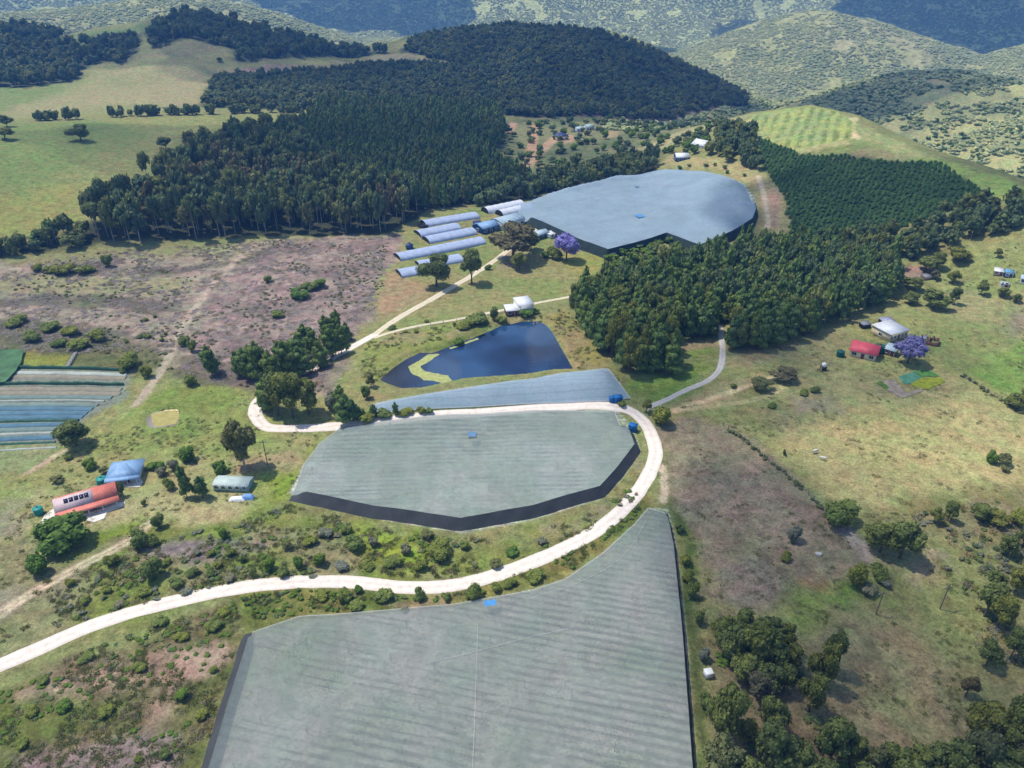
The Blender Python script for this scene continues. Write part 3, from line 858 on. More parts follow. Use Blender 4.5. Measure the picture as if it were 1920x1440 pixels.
# ------------------------------------------------------------------ shade-net houses over the crops
def mat_net(name, rgb, opacity, seam=0.97):
    N = Nodes(name)
    geo = N.n('ShaderNodeNewGeometry')
    uv = N.n('ShaderNodeUVMap')
    big = noise_node(N, 0.10, 4, geo.outputs['Position'], 0.6)
    r1 = ramp(N, big.outputs['Fac'], [(0.3, 0.95), (0.7, 1.05)])
    # sewn widths of cloth
    wv = N.n('ShaderNodeTexWave'); wv.bands_direction = 'Y'; wv.inputs['Scale'].default_value = 0.9; wv.inputs['Distortion'].default_value = 0.6
    wv.inputs['Detail'].default_value = 2
    N.l(uv.outputs['UV'], wv.inputs['Vector'])
    r2 = ramp(N, wv.outputs['Fac'], [(0.0, seam), (0.12, 1.0), (1.0, 1.02)])
    c = mulc(N, tuple(rgb), r1.outputs['Color'])
    c = mulc(N, c, r2.outputs['Color'])
    wf = noise_node(N, 1.1, 5, geo.outputs['Position'], 0.8)
    r3 = ramp(N, wf.outputs['Fac'], [(0.32, 0.86), (0.68, 1.12)])
    c = mulc(N, c, r3.outputs['Color'])
    d = N.n('ShaderNodeBsdfDiffuse'); N.l(c, d.inputs['Color'])
    tl = N.n('ShaderNodeBsdfTranslucent'); N.l(c, tl.inputs['Color'])
    md = N.n('ShaderNodeMixShader'); md.inputs[0].default_value = 0.3
    N.l(d.outputs[0], md.inputs[1]); N.l(tl.outputs[0], md.inputs[2])
    tr = N.n('ShaderNodeBsdfTransparent')
    mx = N.n('ShaderNodeMixShader')
    op = ramp(N, big.outputs['Fac'], [(0.3, opacity - 0.04), (0.7, opacity + 0.04)])
    N.l(op.outputs['Color'], mx.inputs[0])
    N.l(tr.outputs[0], mx.inputs[1]); N.l(md.outputs[0], mx.inputs[2])
    out = N.t.nodes['Material Output']
    N.l(mx.outputs[0], out.inputs['Surface'])
    bp = N.n('ShaderNodeBump'); bp.inputs['Strength'].default_value = 0.06; bp.inputs['Distance'].default_value = 0.05
    N.l(wv.outputs['Fac'], bp.inputs['Height']); N.l(bp.outputs['Normal'], d.inputs['Normal'])
    return N.m


NET_NEAR = mat_net('grey_net', alb(160, 169, 165), 0.54, 0.94)
NET_MID = mat_net('grey_net_pale', alb(170, 182, 178), 0.56, 0.94)
NET_FAR = mat_net('blue_grey_net', alb(176, 198, 216), 0.70, 0.86)
DARK_NET = mat_plain('black_side_net', (0.058, 0.062, 0.064), 0.9, 0.3, 0.3, 0.05, 1.5)
GREEN_NET = mat_plain('dark_green_side_net', (0.030, 0.050, 0.048), 0.9, 0.3, 0.3, 0.05, 1.5)
GALV = mat_plain('galvanised_pole', (0.32, 0.33, 0.34), 0.5, 0.2, 2.0, 0, 6, 0.5, 0.3)
CABLE = mat_plain('pale_cable', (0.55, 0.56, 0.54), 0.6)
BLUE_SHEET = mat_plain('blue_sheet', alb(36, 110, 176), 0.6, 0.2, 1.0)


def tube(path, rad, sides=6, cap=False):
    """a tapered tube along a path -> verts, quads"""
    path = np.asarray(path, float); n = len(path)
    rad = np.broadcast_to(np.asarray(rad, float), (n,))
    t = np.gradient(path, axis=0); t /= np.linalg.norm(t, axis=1)[:, None] + 1e-9
    ref = np.where(np.abs(t[:, 2:3]) > 0.9, np.array([[1.0, 0, 0]]), np.array([[0, 0, 1.0]]))
    a = np.cross(t, ref); a /= np.linalg.norm(a, axis=1)[:, None] + 1e-9
    b = np.cross(t, a)
    ang = np.arange(sides) * 2 * math.pi / sides
    v = path[:, None] + (a[:, None] * np.cos(ang)[None, :, None] + b[:, None] * np.sin(ang)[None, :, None]) * rad[:, None, None]
    idx = np.arange(n * sides).reshape(n, sides); nx = np.roll(idx, -1, 1)
    q = np.stack([idx[:-1], nx[:-1], nx[1:], idx[1:]], -1).reshape(-1, 4)
    return v.reshape(-1, 3), q


class MB:
    """collects pieces of one mesh"""
    def __init__(self):
        self.v = []; self.f = {3: [], 4: []}; self.n = 0

    def add(self, v, f):
        v = np.asarray(v, float).reshape(-1, 3); f = np.asarray(f, int)
        if f.size:
            self.f[f.shape[1]].append(f + self.n)
        self.v.append(v); self.n += len(v)
        return self

    def tube(self, path, rad, sides=6):
        return self.add(*tube(path, rad, sides))

    def box(self, c, s, yaw=0.0, bev=0.0):
        x, y, z = np.asarray(s, float) / 2
        if bev <= 0:
            v = np.array([(i * x, j * y, k * z) for k in (-1, 1) for j in (-1, 1) for i in (-1, 1)], float)
            f = np.array([(0, 2, 3, 1), (4, 5, 7, 6), (0, 1, 5, 4), (2, 6, 7, 3), (0, 4, 6, 2), (1, 3, 7, 5)])
        else:
            ring = []
            for zz, ins in ((-z, bev), (-z + bev, 0), (z - bev, 0), (z, bev)):
                for (i, j) in ((-1, -1), (1, -1), (1, 1), (-1, 1)):
                    ring.append((i * (x - ins), j * (y - ins), zz))
            v = np.array(ring)
            f = [(3, 2, 1, 0), (12, 13, 14, 15)]
            for k in range(3):
                for i in range(4):
                    f.append((k * 4 + i, k * 4 + (i + 1) % 4, k * 4 + 4 + (i + 1) % 4, k * 4 + 4 + i))
            f = np.array(f)
        ca, sa = math.cos(yaw), math.sin(yaw)
        v = np.column_stack([v[:, 0] * ca - v[:, 1] * sa, v[:, 0] * sa + v[:, 1] * ca, v[:, 2]]) + np.asarray(c, float)
        return self.add(v, f)

    def prism(self, pts2, x0, x1):
        """a y-z outline pushed along x"""
        p = np.asarray(pts2, float); n = len(p)
        v = np.vstack([np.column_stack([np.full(n, x0), p]), np.column_stack([np.full(n, x1), p])])
        i = np.arange(n); j = (i + 1) % n
        self.add(v, np.stack([i, j, j + n, i + n], 1))
        base = self.n - 2 * n
        for k in range(1, n - 1):
            self.f[3].append(np.array([[0, k + 1, k]]) + base)
            self.f[3].append(np.array([[n, n + k, n + k + 1]]) + base)
        return self

    def lathe(self, prof, sides=16, c=(0, 0, 0)):
        p = np.asarray(prof, float); a = np.arange(sides) * 2 * math.pi / sides
        v = np.stack([p[:, 0:1] * np.cos(a), p[:, 0:1] * np.sin(a), np.repeat(p[:, 1:2], sides, 1)], -1) + np.asarray(c, float)
        idx = np.arange(len(p) * sides).reshape(len(p), sides); nx = np.roll(idx, -1, 1)
        return self.add(v, np.stack([idx[:-1], nx[:-1], nx[1:], idx[1:]], -1).reshape(-1, 4))

    def mesh(self, name, mat, smooth_shade=False):
        fs = [np.concatenate(x) for x in self.f.values() if x]
        return mk_mesh(name, np.concatenate(self.v), fs, smooth_shade, [mat])

    def build(self, name, mat, parent=None, smooth_shade=False, **props):
        return add_obj(name, self.mesh(name, mat, smooth_shade), parent, **props)


def empty(name, loc, label, cat, group=None, yaw=0.0, scale=None):
    o = bpy.data.objects.new(name, None); COL.objects.link(o)
    o.location = loc; o.rotation_euler = (0, 0, yaw); o.empty_display_size = 1.0
    if scale is not None:
        o.scale = scale
    o['label'] = label; o['category'] = cat
    if group:
        o['group'] = group
    return o


def net_house(label, outline, roof_h, mat, grid, rowdir, pole_step, hide_side=True, sag=0.22, walls=DARK_NET, lean=1.2, edge_w=5.0, seed=0):
    """outline: (px, py, kind) - kind 'd' marks an edge to the next point that carries an upright dark side net;
    'l' edges are where the roof net itself is drawn down to the ground."""
    pts = np.array([(a, b) for a, b, _ in outline], float); kinds = [k for *_, k in outline]
    n = len(pts)
    wide = ['D' in k for k in kinds]; kinds = [k.lower() for k in kinds]
    hi = np.array([kinds[i] == 'd' or kinds[i - 1] == 'd' for i in range(n)])
    w = np.array([un([p[0]], [p[1]], roof_h if h else 0.4)[0, :2] for p, h in zip(pts, hi)])
    light = [(w[i], w[(i + 1) % n]) for i in range(n) if kinds[i] == 'l']
    # boundary points
    b2 = []
    for i in range(n):
        a, b = w[i], w[(i + 1) % n]
        k = max(1, int(np.linalg.norm(b - a) / (grid * 0.7)))
        for j in range(k):
            b2.append(a + (b - a) * j / k)
    nb = len(b2); b2 = np.array(b2)
    x0, y0 = w.min(0); x1, y1 = w.max(0)
    X, Y = np.meshgrid(np.arange(x0, x1, grid), np.arange(y0, y1, grid))
    X, Y = X.ravel(), Y.ravel()
    k = sdist(X, Y, w) < -grid * 0.45
    allp = np.vstack([b2, np.column_stack([X[k], Y[k]])])
    vs, es, fs, *_ = delaunay_2d_cdt([Vector(q) for q in allp], [], [list(range(nb))], 1, 1e-4)
    v = np.array([(q.x, q.y) for q in vs]); f = np.array([t for t in fs if len(t) == 3])
    nz = np.cross(v[f[:, 1]] - v[f[:, 0]], v[f[:, 2]] - v[f[:, 0]])
    f[nz < 0] = f[nz < 0][:, ::-1]
    dl = np.full(len(v), 1e9)
    for a, b in light:
        dl = np.minimum(dl, pdist(v[:, 0], v[:, 1], [a, b]))
    t = rowdir / np.linalg.norm(rowdir); nn = np.array([-t[1], t[0]])
    q = v @ t; s = v @ nn
    # the cloth hangs between the lines of poles
    hang = sag * (np.cos(2 * math.pi * q / pole_step) * 0.5 - 0.5 + np.cos(2 * math.pi * s / pole_step) * 0.5 - 0.5)
    inner = smooth(0, 3, -sdist(v[:, 0], v[:, 1], w))
    z = hgt(v[:, 0], v[:, 1]) + 0.4 + (roof_h - 0.4) * smooth(0, edge_w, dl) + hang * inner * smooth(0, edge_w, dl) + (fbm(v[:, 0], v[:, 1], 9, 3, 90 + seed) - 0.5) * 0.5 * inner
    c = w.mean(0)
    root = empty('shade_net_house', (c[0], c[1], float(hgt(c[0], c[1]))), label, 'shade net', 'shade-net houses over the crops')
    org = np.array([c[0], c[1], float(hgt(c[0], c[1]))])
    me = mk_mesh('roof_net', np.column_stack([v, z]) - org, [f], True, [mat])
    uv = me.uv_layers.new(name='UVMap')
    vi = np.empty(len(me.loops), np.int32); me.loops.foreach_get('vertex_index', vi)
    uv.data.foreach_set('uv', np.column_stack([q / 6.0, s / 6.0])[vi].astype(np.float32).ravel())
    add_obj('roof_net', me, root)
    # dark side nets, leaning a little outward, in wind-bellied folds
    ccw = np.sum(w[:, 0] * np.roll(w[:, 1], -1) - np.roll(w[:, 0], -1) * w[:, 1]) > 0
    i = 0
    runs = []
    while i < n:
        if kinds[i] == 'd':
            run = [w[i]]; wd = wide[i]
            while i < n and kinds[i] == 'd' and wide[i] == wd:
                run.append(w[(i + 1) % n]); i += 1
            runs.append((np.array(run), 2.3 if wd else lean))
        else:
            i += 1
    for run, lean_ in runs:
        p = []
        for a, b in zip(run[:-1], run[1:]):
            k = max(1, int(np.linalg.norm(b - a) / 1.5))
            p += [a + (b - a) * j / k for j in range(k)]
        p.append(run[-1]); p = np.array(p)
        tt = np.gradient(p, axis=0); tt /= np.linalg.norm(tt, axis=1)[:, None]
        out = np.stack([tt[:, 1], -tt[:, 0]], 1) * (1 if ccw else -1)
        L = []
        for h in (1.0, 0.8, 0.55, 0.3, 0.12, 0.0):
            belly = lean_ * (1 - h) + 0.25 * np.sin(h * math.pi) * np.cos(np.arange(len(p)) * 2 * math.pi / 4.0)
            e = p + out * belly[:, None]
            g = hgt(e[:, 0], e[:, 1])
            dlp = np.full(len(p), 1e9)
            for la, lb in light:
                dlp = np.minimum(dlp, pdist(p[:, 0], p[:, 1], [la, lb]))
            top = hgt(p[:, 0], p[:, 1]) + 0.44 + (roof_h - 0.4) * smooth(0, edge_w, dlp)
            L.append(np.column_stack([e, g - 0.15 + (top - g + 0.15) * h]))
        V = np.stack(L, 1); a_, b_ = V.shape[:2]
        idx = np.arange(a_ * b_).reshape(a_, b_)
        Q = np.stack([idx[:-1, :-1], idx[:-1, 1:], idx[1:, 1:], idx[1:, :-1]], -1).reshape(-1, 4)
        if not ccw:
            Q = Q[:, ::-1]
        add_obj('side_net', mk_mesh('side_net', V.reshape(-1, 3) - org, [Q], True, [walls]), root)
    # a pale cable along the drawn-down edges
    for a, b in light:
        k = max(2, int(np.linalg.norm(b - a) / 2))
        l = np.array([a + (b - a) * j / k for j in range(k + 1)])
        MB().tube(np.column_stack([l, hgt(l[:, 0], l[:, 1]) + 0.42]) - org, 0.07, 5).build('edge_cable', CABLE, root)
    # poles under the cloth
    corners = w @ np.stack([t, nn], 1)
    np_ = 0
    pole = None
    for qq in np.arange(math.floor(corners[:, 0].min() / pole_step), corners[:, 0].max() / pole_step + 1):
        for ss in np.arange(math.floor(corners[:, 1].min() / pole_step), corners[:, 1].max() / pole_step + 1):
            p = t * qq * pole_step + nn * ss * pole_step
            if sdist(np.array([p[0]]), np.array([p[1]]), w)[0] > -3.0 or np_ >= 100:
                continue
            g = float(hgt(p[0], p[1]))
            if pole is None:
                pole = MB().tube([(0, 0, -0.3), (0, 0, roof_h * 0.5), (0, 0, roof_h - 0.25)], 0.09, 6).mesh('pole', GALV)
            o = add_obj('pole', pole, root); o.location = (p[0] - org[0], p[1] - org[1], g - org[2]); np_ += 1
    return root, org, w


def porch(root, org, px, py, w=2.4, d=1.6, h=2.6, yaw=0.0, mat=None, tilt=0.0):
    """a small framed entrance with a coloured curtain on the side of a net house"""
    q = un([px], [py])[0] - org
    m = MB()
    m.box((q[0], q[1], q[2] + h / 2), (w, d, h), yaw, 0.06)
    m.box((q[0], q[1], q[2] + h + 0.05), (w + 0.25, d + 0.25, 0.12), yaw)
    m.build('entrance_porch', mat or BLUE_SHEET, root)


def dirv(a, b):
    q = P2([a, b]); return q[1] - q[0]


r1_, o1_, w1_ = net_house('big grey shade net in the foreground, cut off by the bottom of the picture',
    [(470, 1172, 'l'), (560, 1156, 'l'), (700, 1146, 'l'), (850, 1133, 'l'), (1000, 1106, 'l'), (1060, 1086, 'l'), (1130, 1038, 'l'), (1190, 983, 'l'), (1216, 953, 'l'), (1249, 950, 'd'),
     (1263, 1020, 'd'), (1281, 1200, 'd'), (1299, 1440, 'd'), (1309, 1590, 'l'), (345, 1590, 'D'), (390, 1440, 'D'), (427, 1315, 'D'), (459, 1215, 'D')],
    2.5, NET_NEAR, 1.8, dirv((640, 1195), (900, 1245)), 9.0, edge_w=4.0, lean=0.9, seed=1)
r2_, o2_, w2_ = net_house('many sided pale shade net in the middle, held by a black net skirt',
    [(640, 800, 'l'), (600, 830, 'l'), (570, 870, 'l'), (545, 916, 'd'), (700, 948, 'd'), (864, 971, 'd'), (1000, 947, 'd'), (1125, 911, 'd'), (1160, 872, 'd'), (1190, 832, 'd'), (1180, 806, 'd'), (1164, 786, 'l'),
     (1152, 771, 'l'), (1000, 769, 'l'), (850, 777, 'l'), (700, 793, 'l')],
    2.7, NET_MID, 1.8, dirv((620, 880), (1100, 868)), 9.5, edge_w=5.0, lean=2.0, seed=2)
r3_, o3_, w3_ = net_house('narrow pale shade net on the bank between the lake and the gravel road',
    [(692, 771, 'l'), (705, 757, 'l'), (790, 740, 'l'), (870, 728, 'l'), (960, 714, 'l'), (1000, 710, 'l'), (1050, 700, 'l'), (1140, 691, 'l'), (1181, 746, 'l'), (1150, 751, 'l'), (900, 762, 'l'), (710, 776, 'l')],
    3.0, NET_FAR, 1.8, dirv((700, 765), (1150, 740)), 9.0, edge_w=4.5, seed=3)
r4_, o4_, w4_ = net_house('wide blue grey shade net far back beside the farm sheds',
    [(985, 402, 'd'), (1080, 445, 'd'), (1140, 467, 'd'), (1250, 436, 'd'), (1312, 459, 'd'), (1370, 434, 'd'), (1411, 409, 'd'), (1418, 390, 'd'), (1415, 370, 'l'), (1396, 346, 'l'), (1365, 333, 'l'), (1330, 326, 'l'), (1250, 321, 'l'),
     (1150, 336, 'l'), (1050, 360, 'l'), (990, 381, 'l'), (960, 392, 'l')],
    4.5, NET_FAR, 3.0, dirv((1000, 420), (1200, 372)), 12.0, walls=GREEN_NET, edge_w=6.0, lean=1.6, seed=4)
porch(r3_, o3_, 1158, 753, 2.6, 1.8, 1.9, 0.1)
porch(r3_, o3_, 1147, 753, 1.6, 1.4, 1.6, 0.1)
porch(r2_, o2_, 1186, 808, 2.2, 1.8, 2.2, -0.5)
porch(r4_, o4_, 1012, 425, 4.5, 2.0, 3.2, -0.6)


def roof_patch(root, org, px, py, h, w, d, yaw, mat):
    q = un([px], [py], h)[0] - org
    m = MB()
    X, Y = np.meshgrid(np.linspace(-w / 2, w / 2, 7), np.linspace(-d / 2, d / 2, 6))
    zz = 0.10 + 0.10 * np.sin(X * 2.2) * np.cos(Y * 2.6)
    v = np.column_stack([X.ravel() * math.cos(yaw) - Y.ravel() * math.sin(yaw), X.ravel() * math.sin(yaw) + Y.ravel() * math.cos(yaw), zz.ravel()]) + q
    i = np.arange(42).reshape(6, 7)
    m.add(v, np.stack([i[:-1, :-1], i[:-1, 1:], i[1:, 1:], i[1:, :-1]], -1).reshape(-1, 4))
    m.build('net_patch', mat, root, True)


PATCH = mat_plain('blue_patch_cloth', alb(104, 140, 172), 0.8, 0.35, 1.5)
PATCH2 = mat_plain('bright_blue_patch_cloth', alb(84, 150, 206), 0.8, 0.3, 1.0)
roof_patch(r2_, o2_, 885, 815, 2.8, 2.4, 2.6, 0.05, PATCH)
roof_patch(r4_, o4_, 1200, 405, 4.7, 4.0, 4.5, 0.3, PATCH2)
roof_patch(r4_, o4_, 1195, 350, 4.7, 2.6, 2.6, 0.3, PATCH)
roof_patch(r1_, o1_, 919, 1131, 2.1, 2.6, 1.6, 0.2, PATCH2)


def seam(root, org, px_line, h):
    """a pale tension cable lying on the roof net"""
    c = spline(un(*np.array(px_line, float).T, h)[:, :2], 20)
    MB().tube(np.column_stack([c, hgt(c[:, 0], c[:, 1]) + h + 0.05]) - org, 0.028, 5).build('tension_cable', CABLE, root)


seam(r1_, o1_, [(800, 1244), (890, 1222), (980, 1198), (1075, 1176)], 2.5)
seam(r1_, o1_, [(896, 1170), (893, 1260), (890, 1350), (886, 1440)], 2.5)
seam(r1_, o1_, [(1212, 975), (1170, 1040), (1090, 1090), (985, 1124)], 2.5)
seam(r4_, o4_, [(1010, 395), (1100, 372), (1220, 350), (1400, 350)], 4.5)
seam(r4_, o4_, [(1070, 432), (1160, 408), (1280, 385), (1412, 380)], 4.5)
seam(r2_, o2_, [(575, 875), (760, 868), (980, 858), (1180, 840)], 2.7)
# ------------------------------------------------------------------ trees and bushes
def mat_leaf(name, dark, light, hue_var=0.5, rough=0.75):
    """leaves: each spray of a crown has its own tone (attribute 'spray'), each tree its own hue"""
    N = Nodes(name)
    at = N.n('ShaderNodeVertexColor', layer_name='spray')
    oi = N.n('ShaderNodeObjectInfo')
    sx = N.n('ShaderNodeSeparateColor'); N.l(at.outputs['Color'], sx.inputs[0])
    r = ramp(N, sx.outputs[0], [(0.0, tuple(dark)), (1.0, tuple(light))])
    h = ramp(N, oi.outputs['Random'], [(0.0, (0.72, 0.78, 0.9)), (0.35, (1.0, 1.0, 1.0)), (0.7, (1.12, 1.0, 0.75)), (1.0, (1.4, 1.12, 0.75))])
    c = mulc(N, r.outputs['Color'], h.outputs['Color'], 'MULTIPLY', hue_var)
    N.l(c, N.b.inputs['Base Color'])
    N.b.inputs['Roughness'].default_value = rough
    N.b.inputs['Specular IOR Level'].default_value = 0.15
    tl = N.n('ShaderNodeBsdfTranslucent'); N.l(c, tl.inputs['Color'])
    mx = N.n('ShaderNodeMixShader'); mx.inputs[0].default_value = 0.30
    N.l(N.b.outputs[0], mx.inputs[1]); N.l(tl.outputs[0], mx.inputs[2])
    N.l(mx.outputs[0], N.t.nodes['Material Output'].inputs['Surface'])
    return N.m


def icosphere(sub):
    t = (1 + 5 ** 0.5) / 2
    v = [(-1, t, 0), (1, t, 0), (-1, -t, 0), (1, -t, 0), (0, -1, t), (0, 1, t), (0, -1, -t), (0, 1, -t), (t, 0, -1), (t, 0, 1), (-t, 0, -1), (-t, 0, 1)]
    v = [np.array(p) / np.linalg.norm(p) for p in v]
    f = [(0, 11, 5), (0, 5, 1), (0, 1, 7), (0, 7, 10), (0, 10, 11), (1, 5, 9), (5, 11, 4), (11, 10, 2), (10, 7, 6), (7, 1, 8), (3, 9, 4), (3, 4, 2), (3, 2, 6), (3, 6, 8), (3, 8, 9), (4, 9, 5), (2, 4, 11), (6, 2, 10), (8, 6, 7), (9, 8, 1)]
    for _ in range(sub):
        c = {}; nf = []
        def mid(a, b):
            k = (min(a, b), max(a, b))
            if k not in c:
                m = v[a] + v[b]; v.append(m / np.linalg.norm(m)); c[k] = len(v) - 1
            return c[k]
        for a, b, d in f:
            x, y, z = mid(a, b), mid(b, d), mid(d, a)
            nf += [(a, x, z), (b, y, x), (d, z, y), (x, y, z)]
        f = nf
    return np.array(v), np.array(f)


ICO1 = icosphere(1); ICO0 = icosphere(0)


def crown_arrays(lobes, ncard, csz, r, core=0.80, ico=ICO1, flat=0.0):
    """many small leaf sprays over and through overlapping lobes, round a rough inner mass"""
    lobes = np.asarray(lobes, float); m = len(lobes)
    V = []; F3 = []; F4 = []; T = []; n = 0
    for c in lobes:
        iv, f = ico
        d = 1 + (r.random(len(iv)) - 0.5) * 0.5
        p = c[:3] + iv * c[3:6] * core * d[:, None]
        V.append(p); F3.append(f + n); n += len(p); T.append(np.full(len(p), 0.28) + r.random(len(p)) * 0.25)
    area = (lobes[:, 3] * lobes[:, 5]); pk = r.choice(m, ncard, p=area / area.sum())
    L = lobes[pk]
    d = r.normal(size=(ncard, 3)); d /= np.linalg.norm(d, axis=1)[:, None]
    rad = 0.80 + 0.36 * r.random(ncard) ** 1.3
    p = L[:, :3] + d * L[:, 3:6] * rad[:, None]
    ok = np.ones(ncard, bool)
    for c in lobes:
        ok &= (np.linalg.norm((p - c[:3]) / c[3:6], axis=1) > 0.74)
    p, d = p[ok], d[ok]; k = len(p)
    nn = d + r.normal(size=(k, 3)) * 0.55; nn[:, 2] += 0.25; nn /= np.linalg.norm(nn, axis=1)[:, None]
    a = np.cross(nn, r.normal(size=(k, 3))); a /= np.linalg.norm(a, axis=1)[:, None]
    b = np.cross(nn, a)
    s = csz * (0.55 + 0.9 * r.random(k)); e = 0.5 + 0.5 * r.random(k)
    tone = np.clip(0.5 + 0.22 * r.normal(size=k), 0, 1)
    drop = nn * (s * 0.25)[:, None]
    q = np.stack([p - a * s[:, None], p - b * (s * e)[:, None] + drop * 0.6, p + a * s[:, None] - drop, p + b * (s * e)[:, None] + drop * 0.4], 1)
    V.append(q.reshape(-1, 3)); F4.append(np.arange(4 * k).reshape(k, 4) + n); T.append(np.repeat(tone, 4))
    return np.vstack(V), [np.concatenate(F3), np.concatenate(F4)], np.concatenate(T)


def leaf_mesh(name, lobes, ncard, csz, r, mat, core=0.8, ico=ICO1):
    v, f, t = crown_arrays(lobes, ncard, csz, r, core, ico)
    me = mk_mesh(name, v, f, False, [mat])
    vcol(me, 'spray', np.repeat(t[:, None], 3, 1))
    return me


def lobes_gum(r):
    """broad, uneven head of several leafy boughs on a forked trunk; unit height and width"""
    out = []; k = r.integers(9, 13)
    for i in range(k):
        a = i * 2.4 + r.random(); h = 0.42 + 0.46 * r.random(); q = 0.30 * (1 - abs(h - 0.55) * 0.9) * (0.65 + 0.5 * r.random())
        s = 0.13 + 0.08 * r.random()
        out.append((math.cos(a) * q, math.sin(a) * q, h, s * 1.1, s * 1.1, s * 0.85))
    out.append((0.03, 0, 0.62, 0.2, 0.2, 0.2)); out.append((r.normal() * 0.05, r.normal() * 0.05, 0.86, 0.15, 0.15, 0.13))
    return out


def lobes_bush(r):
    out = []
    for i in range(r.integers(7, 10)):
        a = i * 2.4 + r.random(); q = 0.12 + 0.2 * r.random(); h = 0.3 + 0.38 * r.random(); s = 0.17 + 0.09 * r.random()
        out.append((math.cos(a) * q, math.sin(a) * q, h, s, s, s * 1.05))
    out.append((0, 0, 0.42, 0.32, 0.32, 0.34))
    return out


def lobes_tall(r):
    """narrow crown, boughs in uneven tiers, pointed or rounded top"""
    out = []; k = 11
    for i in range(k):
        t = i / (k - 1); h = 0.24 + 0.70 * t; w = (0.30 * (1 - t) ** 0.45 + 0.12) * (0.75 + 0.5 * r.random())
        a = i * 2.4 + r.random()
        out.append((math.cos(a) * w * 0.45, math.sin(a) * w * 0.45, h, w * 0.72, w * 0.72, 0.10 + 0.03 * r.random()))
    return out


def limbs(r, kind, mat, name='trunk'):
    m = MB()
    if kind == 'tall':
        m.tube([(0, 0, -0.04), (0.005, 0, 0.3), (0.01, 0.005, 0.6), (0, 0, 0.93)], [0.030, 0.022, 0.014, 0.003], 6)
        for i in range(7):
            a = i * 2.4; h = 0.3 + i * 0.08
            m.tube([(0, 0, h), (math.cos(a) * 0.09, math.sin(a) * 0.09, h + 0.04), (math.cos(a) * 0.19, math.sin(a) * 0.19, h + 0.05)], [0.010, 0.007, 0.003], 4)
    elif kind == 'bush':
        m.tube([(0, 0, -0.06), (0.01, 0, 0.15), (0, 0.01, 0.4)], [0.04, 0.03, 0.012], 6)
        for i in range(5):
            a = i * 1.3
            m.tube([(0, 0, 0.08), (math.cos(a) * 0.12, math.sin(a) * 0.12, 0.25), (math.cos(a) * 0.24, math.sin(a) * 0.24, 0.5)], [0.022, 0.015, 0.005], 5)
    else:
        m.tube([(0, 0, -0.04), (0.008, 0.004, 0.15), (-0.004, 0.01, 0.34), (0.0, 0.0, 0.72)], [0.040, 0.030, 0.024, 0.008], 7)
        for i in range(8):
            a = i * 2.4 + r.random(); h = 0.24 + 0.05 * i; q = 0.22 + 0.1 * r.random()
            m.tube([(0, 0, h), (math.cos(a) * q * 0.5, math.sin(a) * q * 0.5, h + 0.14), (math.cos(a) * q, math.sin(a) * q, h + 0.24)], [0.017, 0.011, 0.004], 5)
    return m.mesh(name, mat, True)


BARK = mat_plain('grey_brown_bark', (0.13, 0.105, 0.085), 0.95, 0.4, 3.0)
PALE_BARK = mat_plain('pale_gum_bark', (0.42, 0.39, 0.36), 0.9, 0.35, 3.0)
LEAF = {
    'gum': mat_leaf('gum_leaves', (0.078, 0.109, 0.034), (0.292, 0.335, 0.092), 0.7),
    'bush': mat_leaf('bush_leaves', (0.099, 0.141, 0.036), (0.314, 0.378, 0.092), 0.7),
    'green': mat_leaf('fresh_green_leaves', (0.060, 0.122, 0.020), (0.224, 0.344, 0.057), 0.5),
    'olive': mat_leaf('olive_leaves', (0.083, 0.103, 0.037), (0.283, 0.292, 0.117), 0.4),
    'tall': mat_leaf('plantation_leaves', (0.070, 0.124, 0.044), (0.254, 0.362, 0.098), 0.7),
    'dusky': mat_leaf('dusky_blossom', (0.14, 0.135, 0.27), (0.27, 0.25, 0.50), 0.15),
    'purple': mat_leaf('jacaranda_blossom', (0.170, 0.155, 0.420), (0.360, 0.330, 0.720), 0.15),
    'brown': mat_leaf('rusty_leaves', (0.092, 0.086, 0.049), (0.246, 0.228, 0.116), 0.6),
    'grey': mat_leaf('grey_green_leaves', (0.122, 0.134, 0.094), (0.344, 0.356, 0.244), 0.5),
    'wood': mat_leaf('wood_leaves', (0.074, 0.112, 0.049), (0.237, 0.300, 0.115), 0.9),
    'hill': mat_leaf('hill_scrub_leaves', (0.364, 0.452, 0.167), (0.800, 0.800, 0.460), 0.45),
    'young': mat_leaf('young_plantation_leaves', (0.065, 0.145, 0.047), (0.184, 0.338, 0.101), 0.5),
    'distant': mat_leaf('dark_wood_leaves', (0.069, 0.099, 0.048), (0.215, 0.267, 0.110), 1.0),
    'blade': mat_leaf('grass_blades', (0.112, 0.150, 0.045), (0.285, 0.315, 0.112), 0.8),
    'straw': mat_leaf('dry_grass_blades', (0.255, 0.225, 0.135), (0.540, 0.480, 0.315), 0.6),
}
r0 = np.random.default_rng(11)
KIT = {}
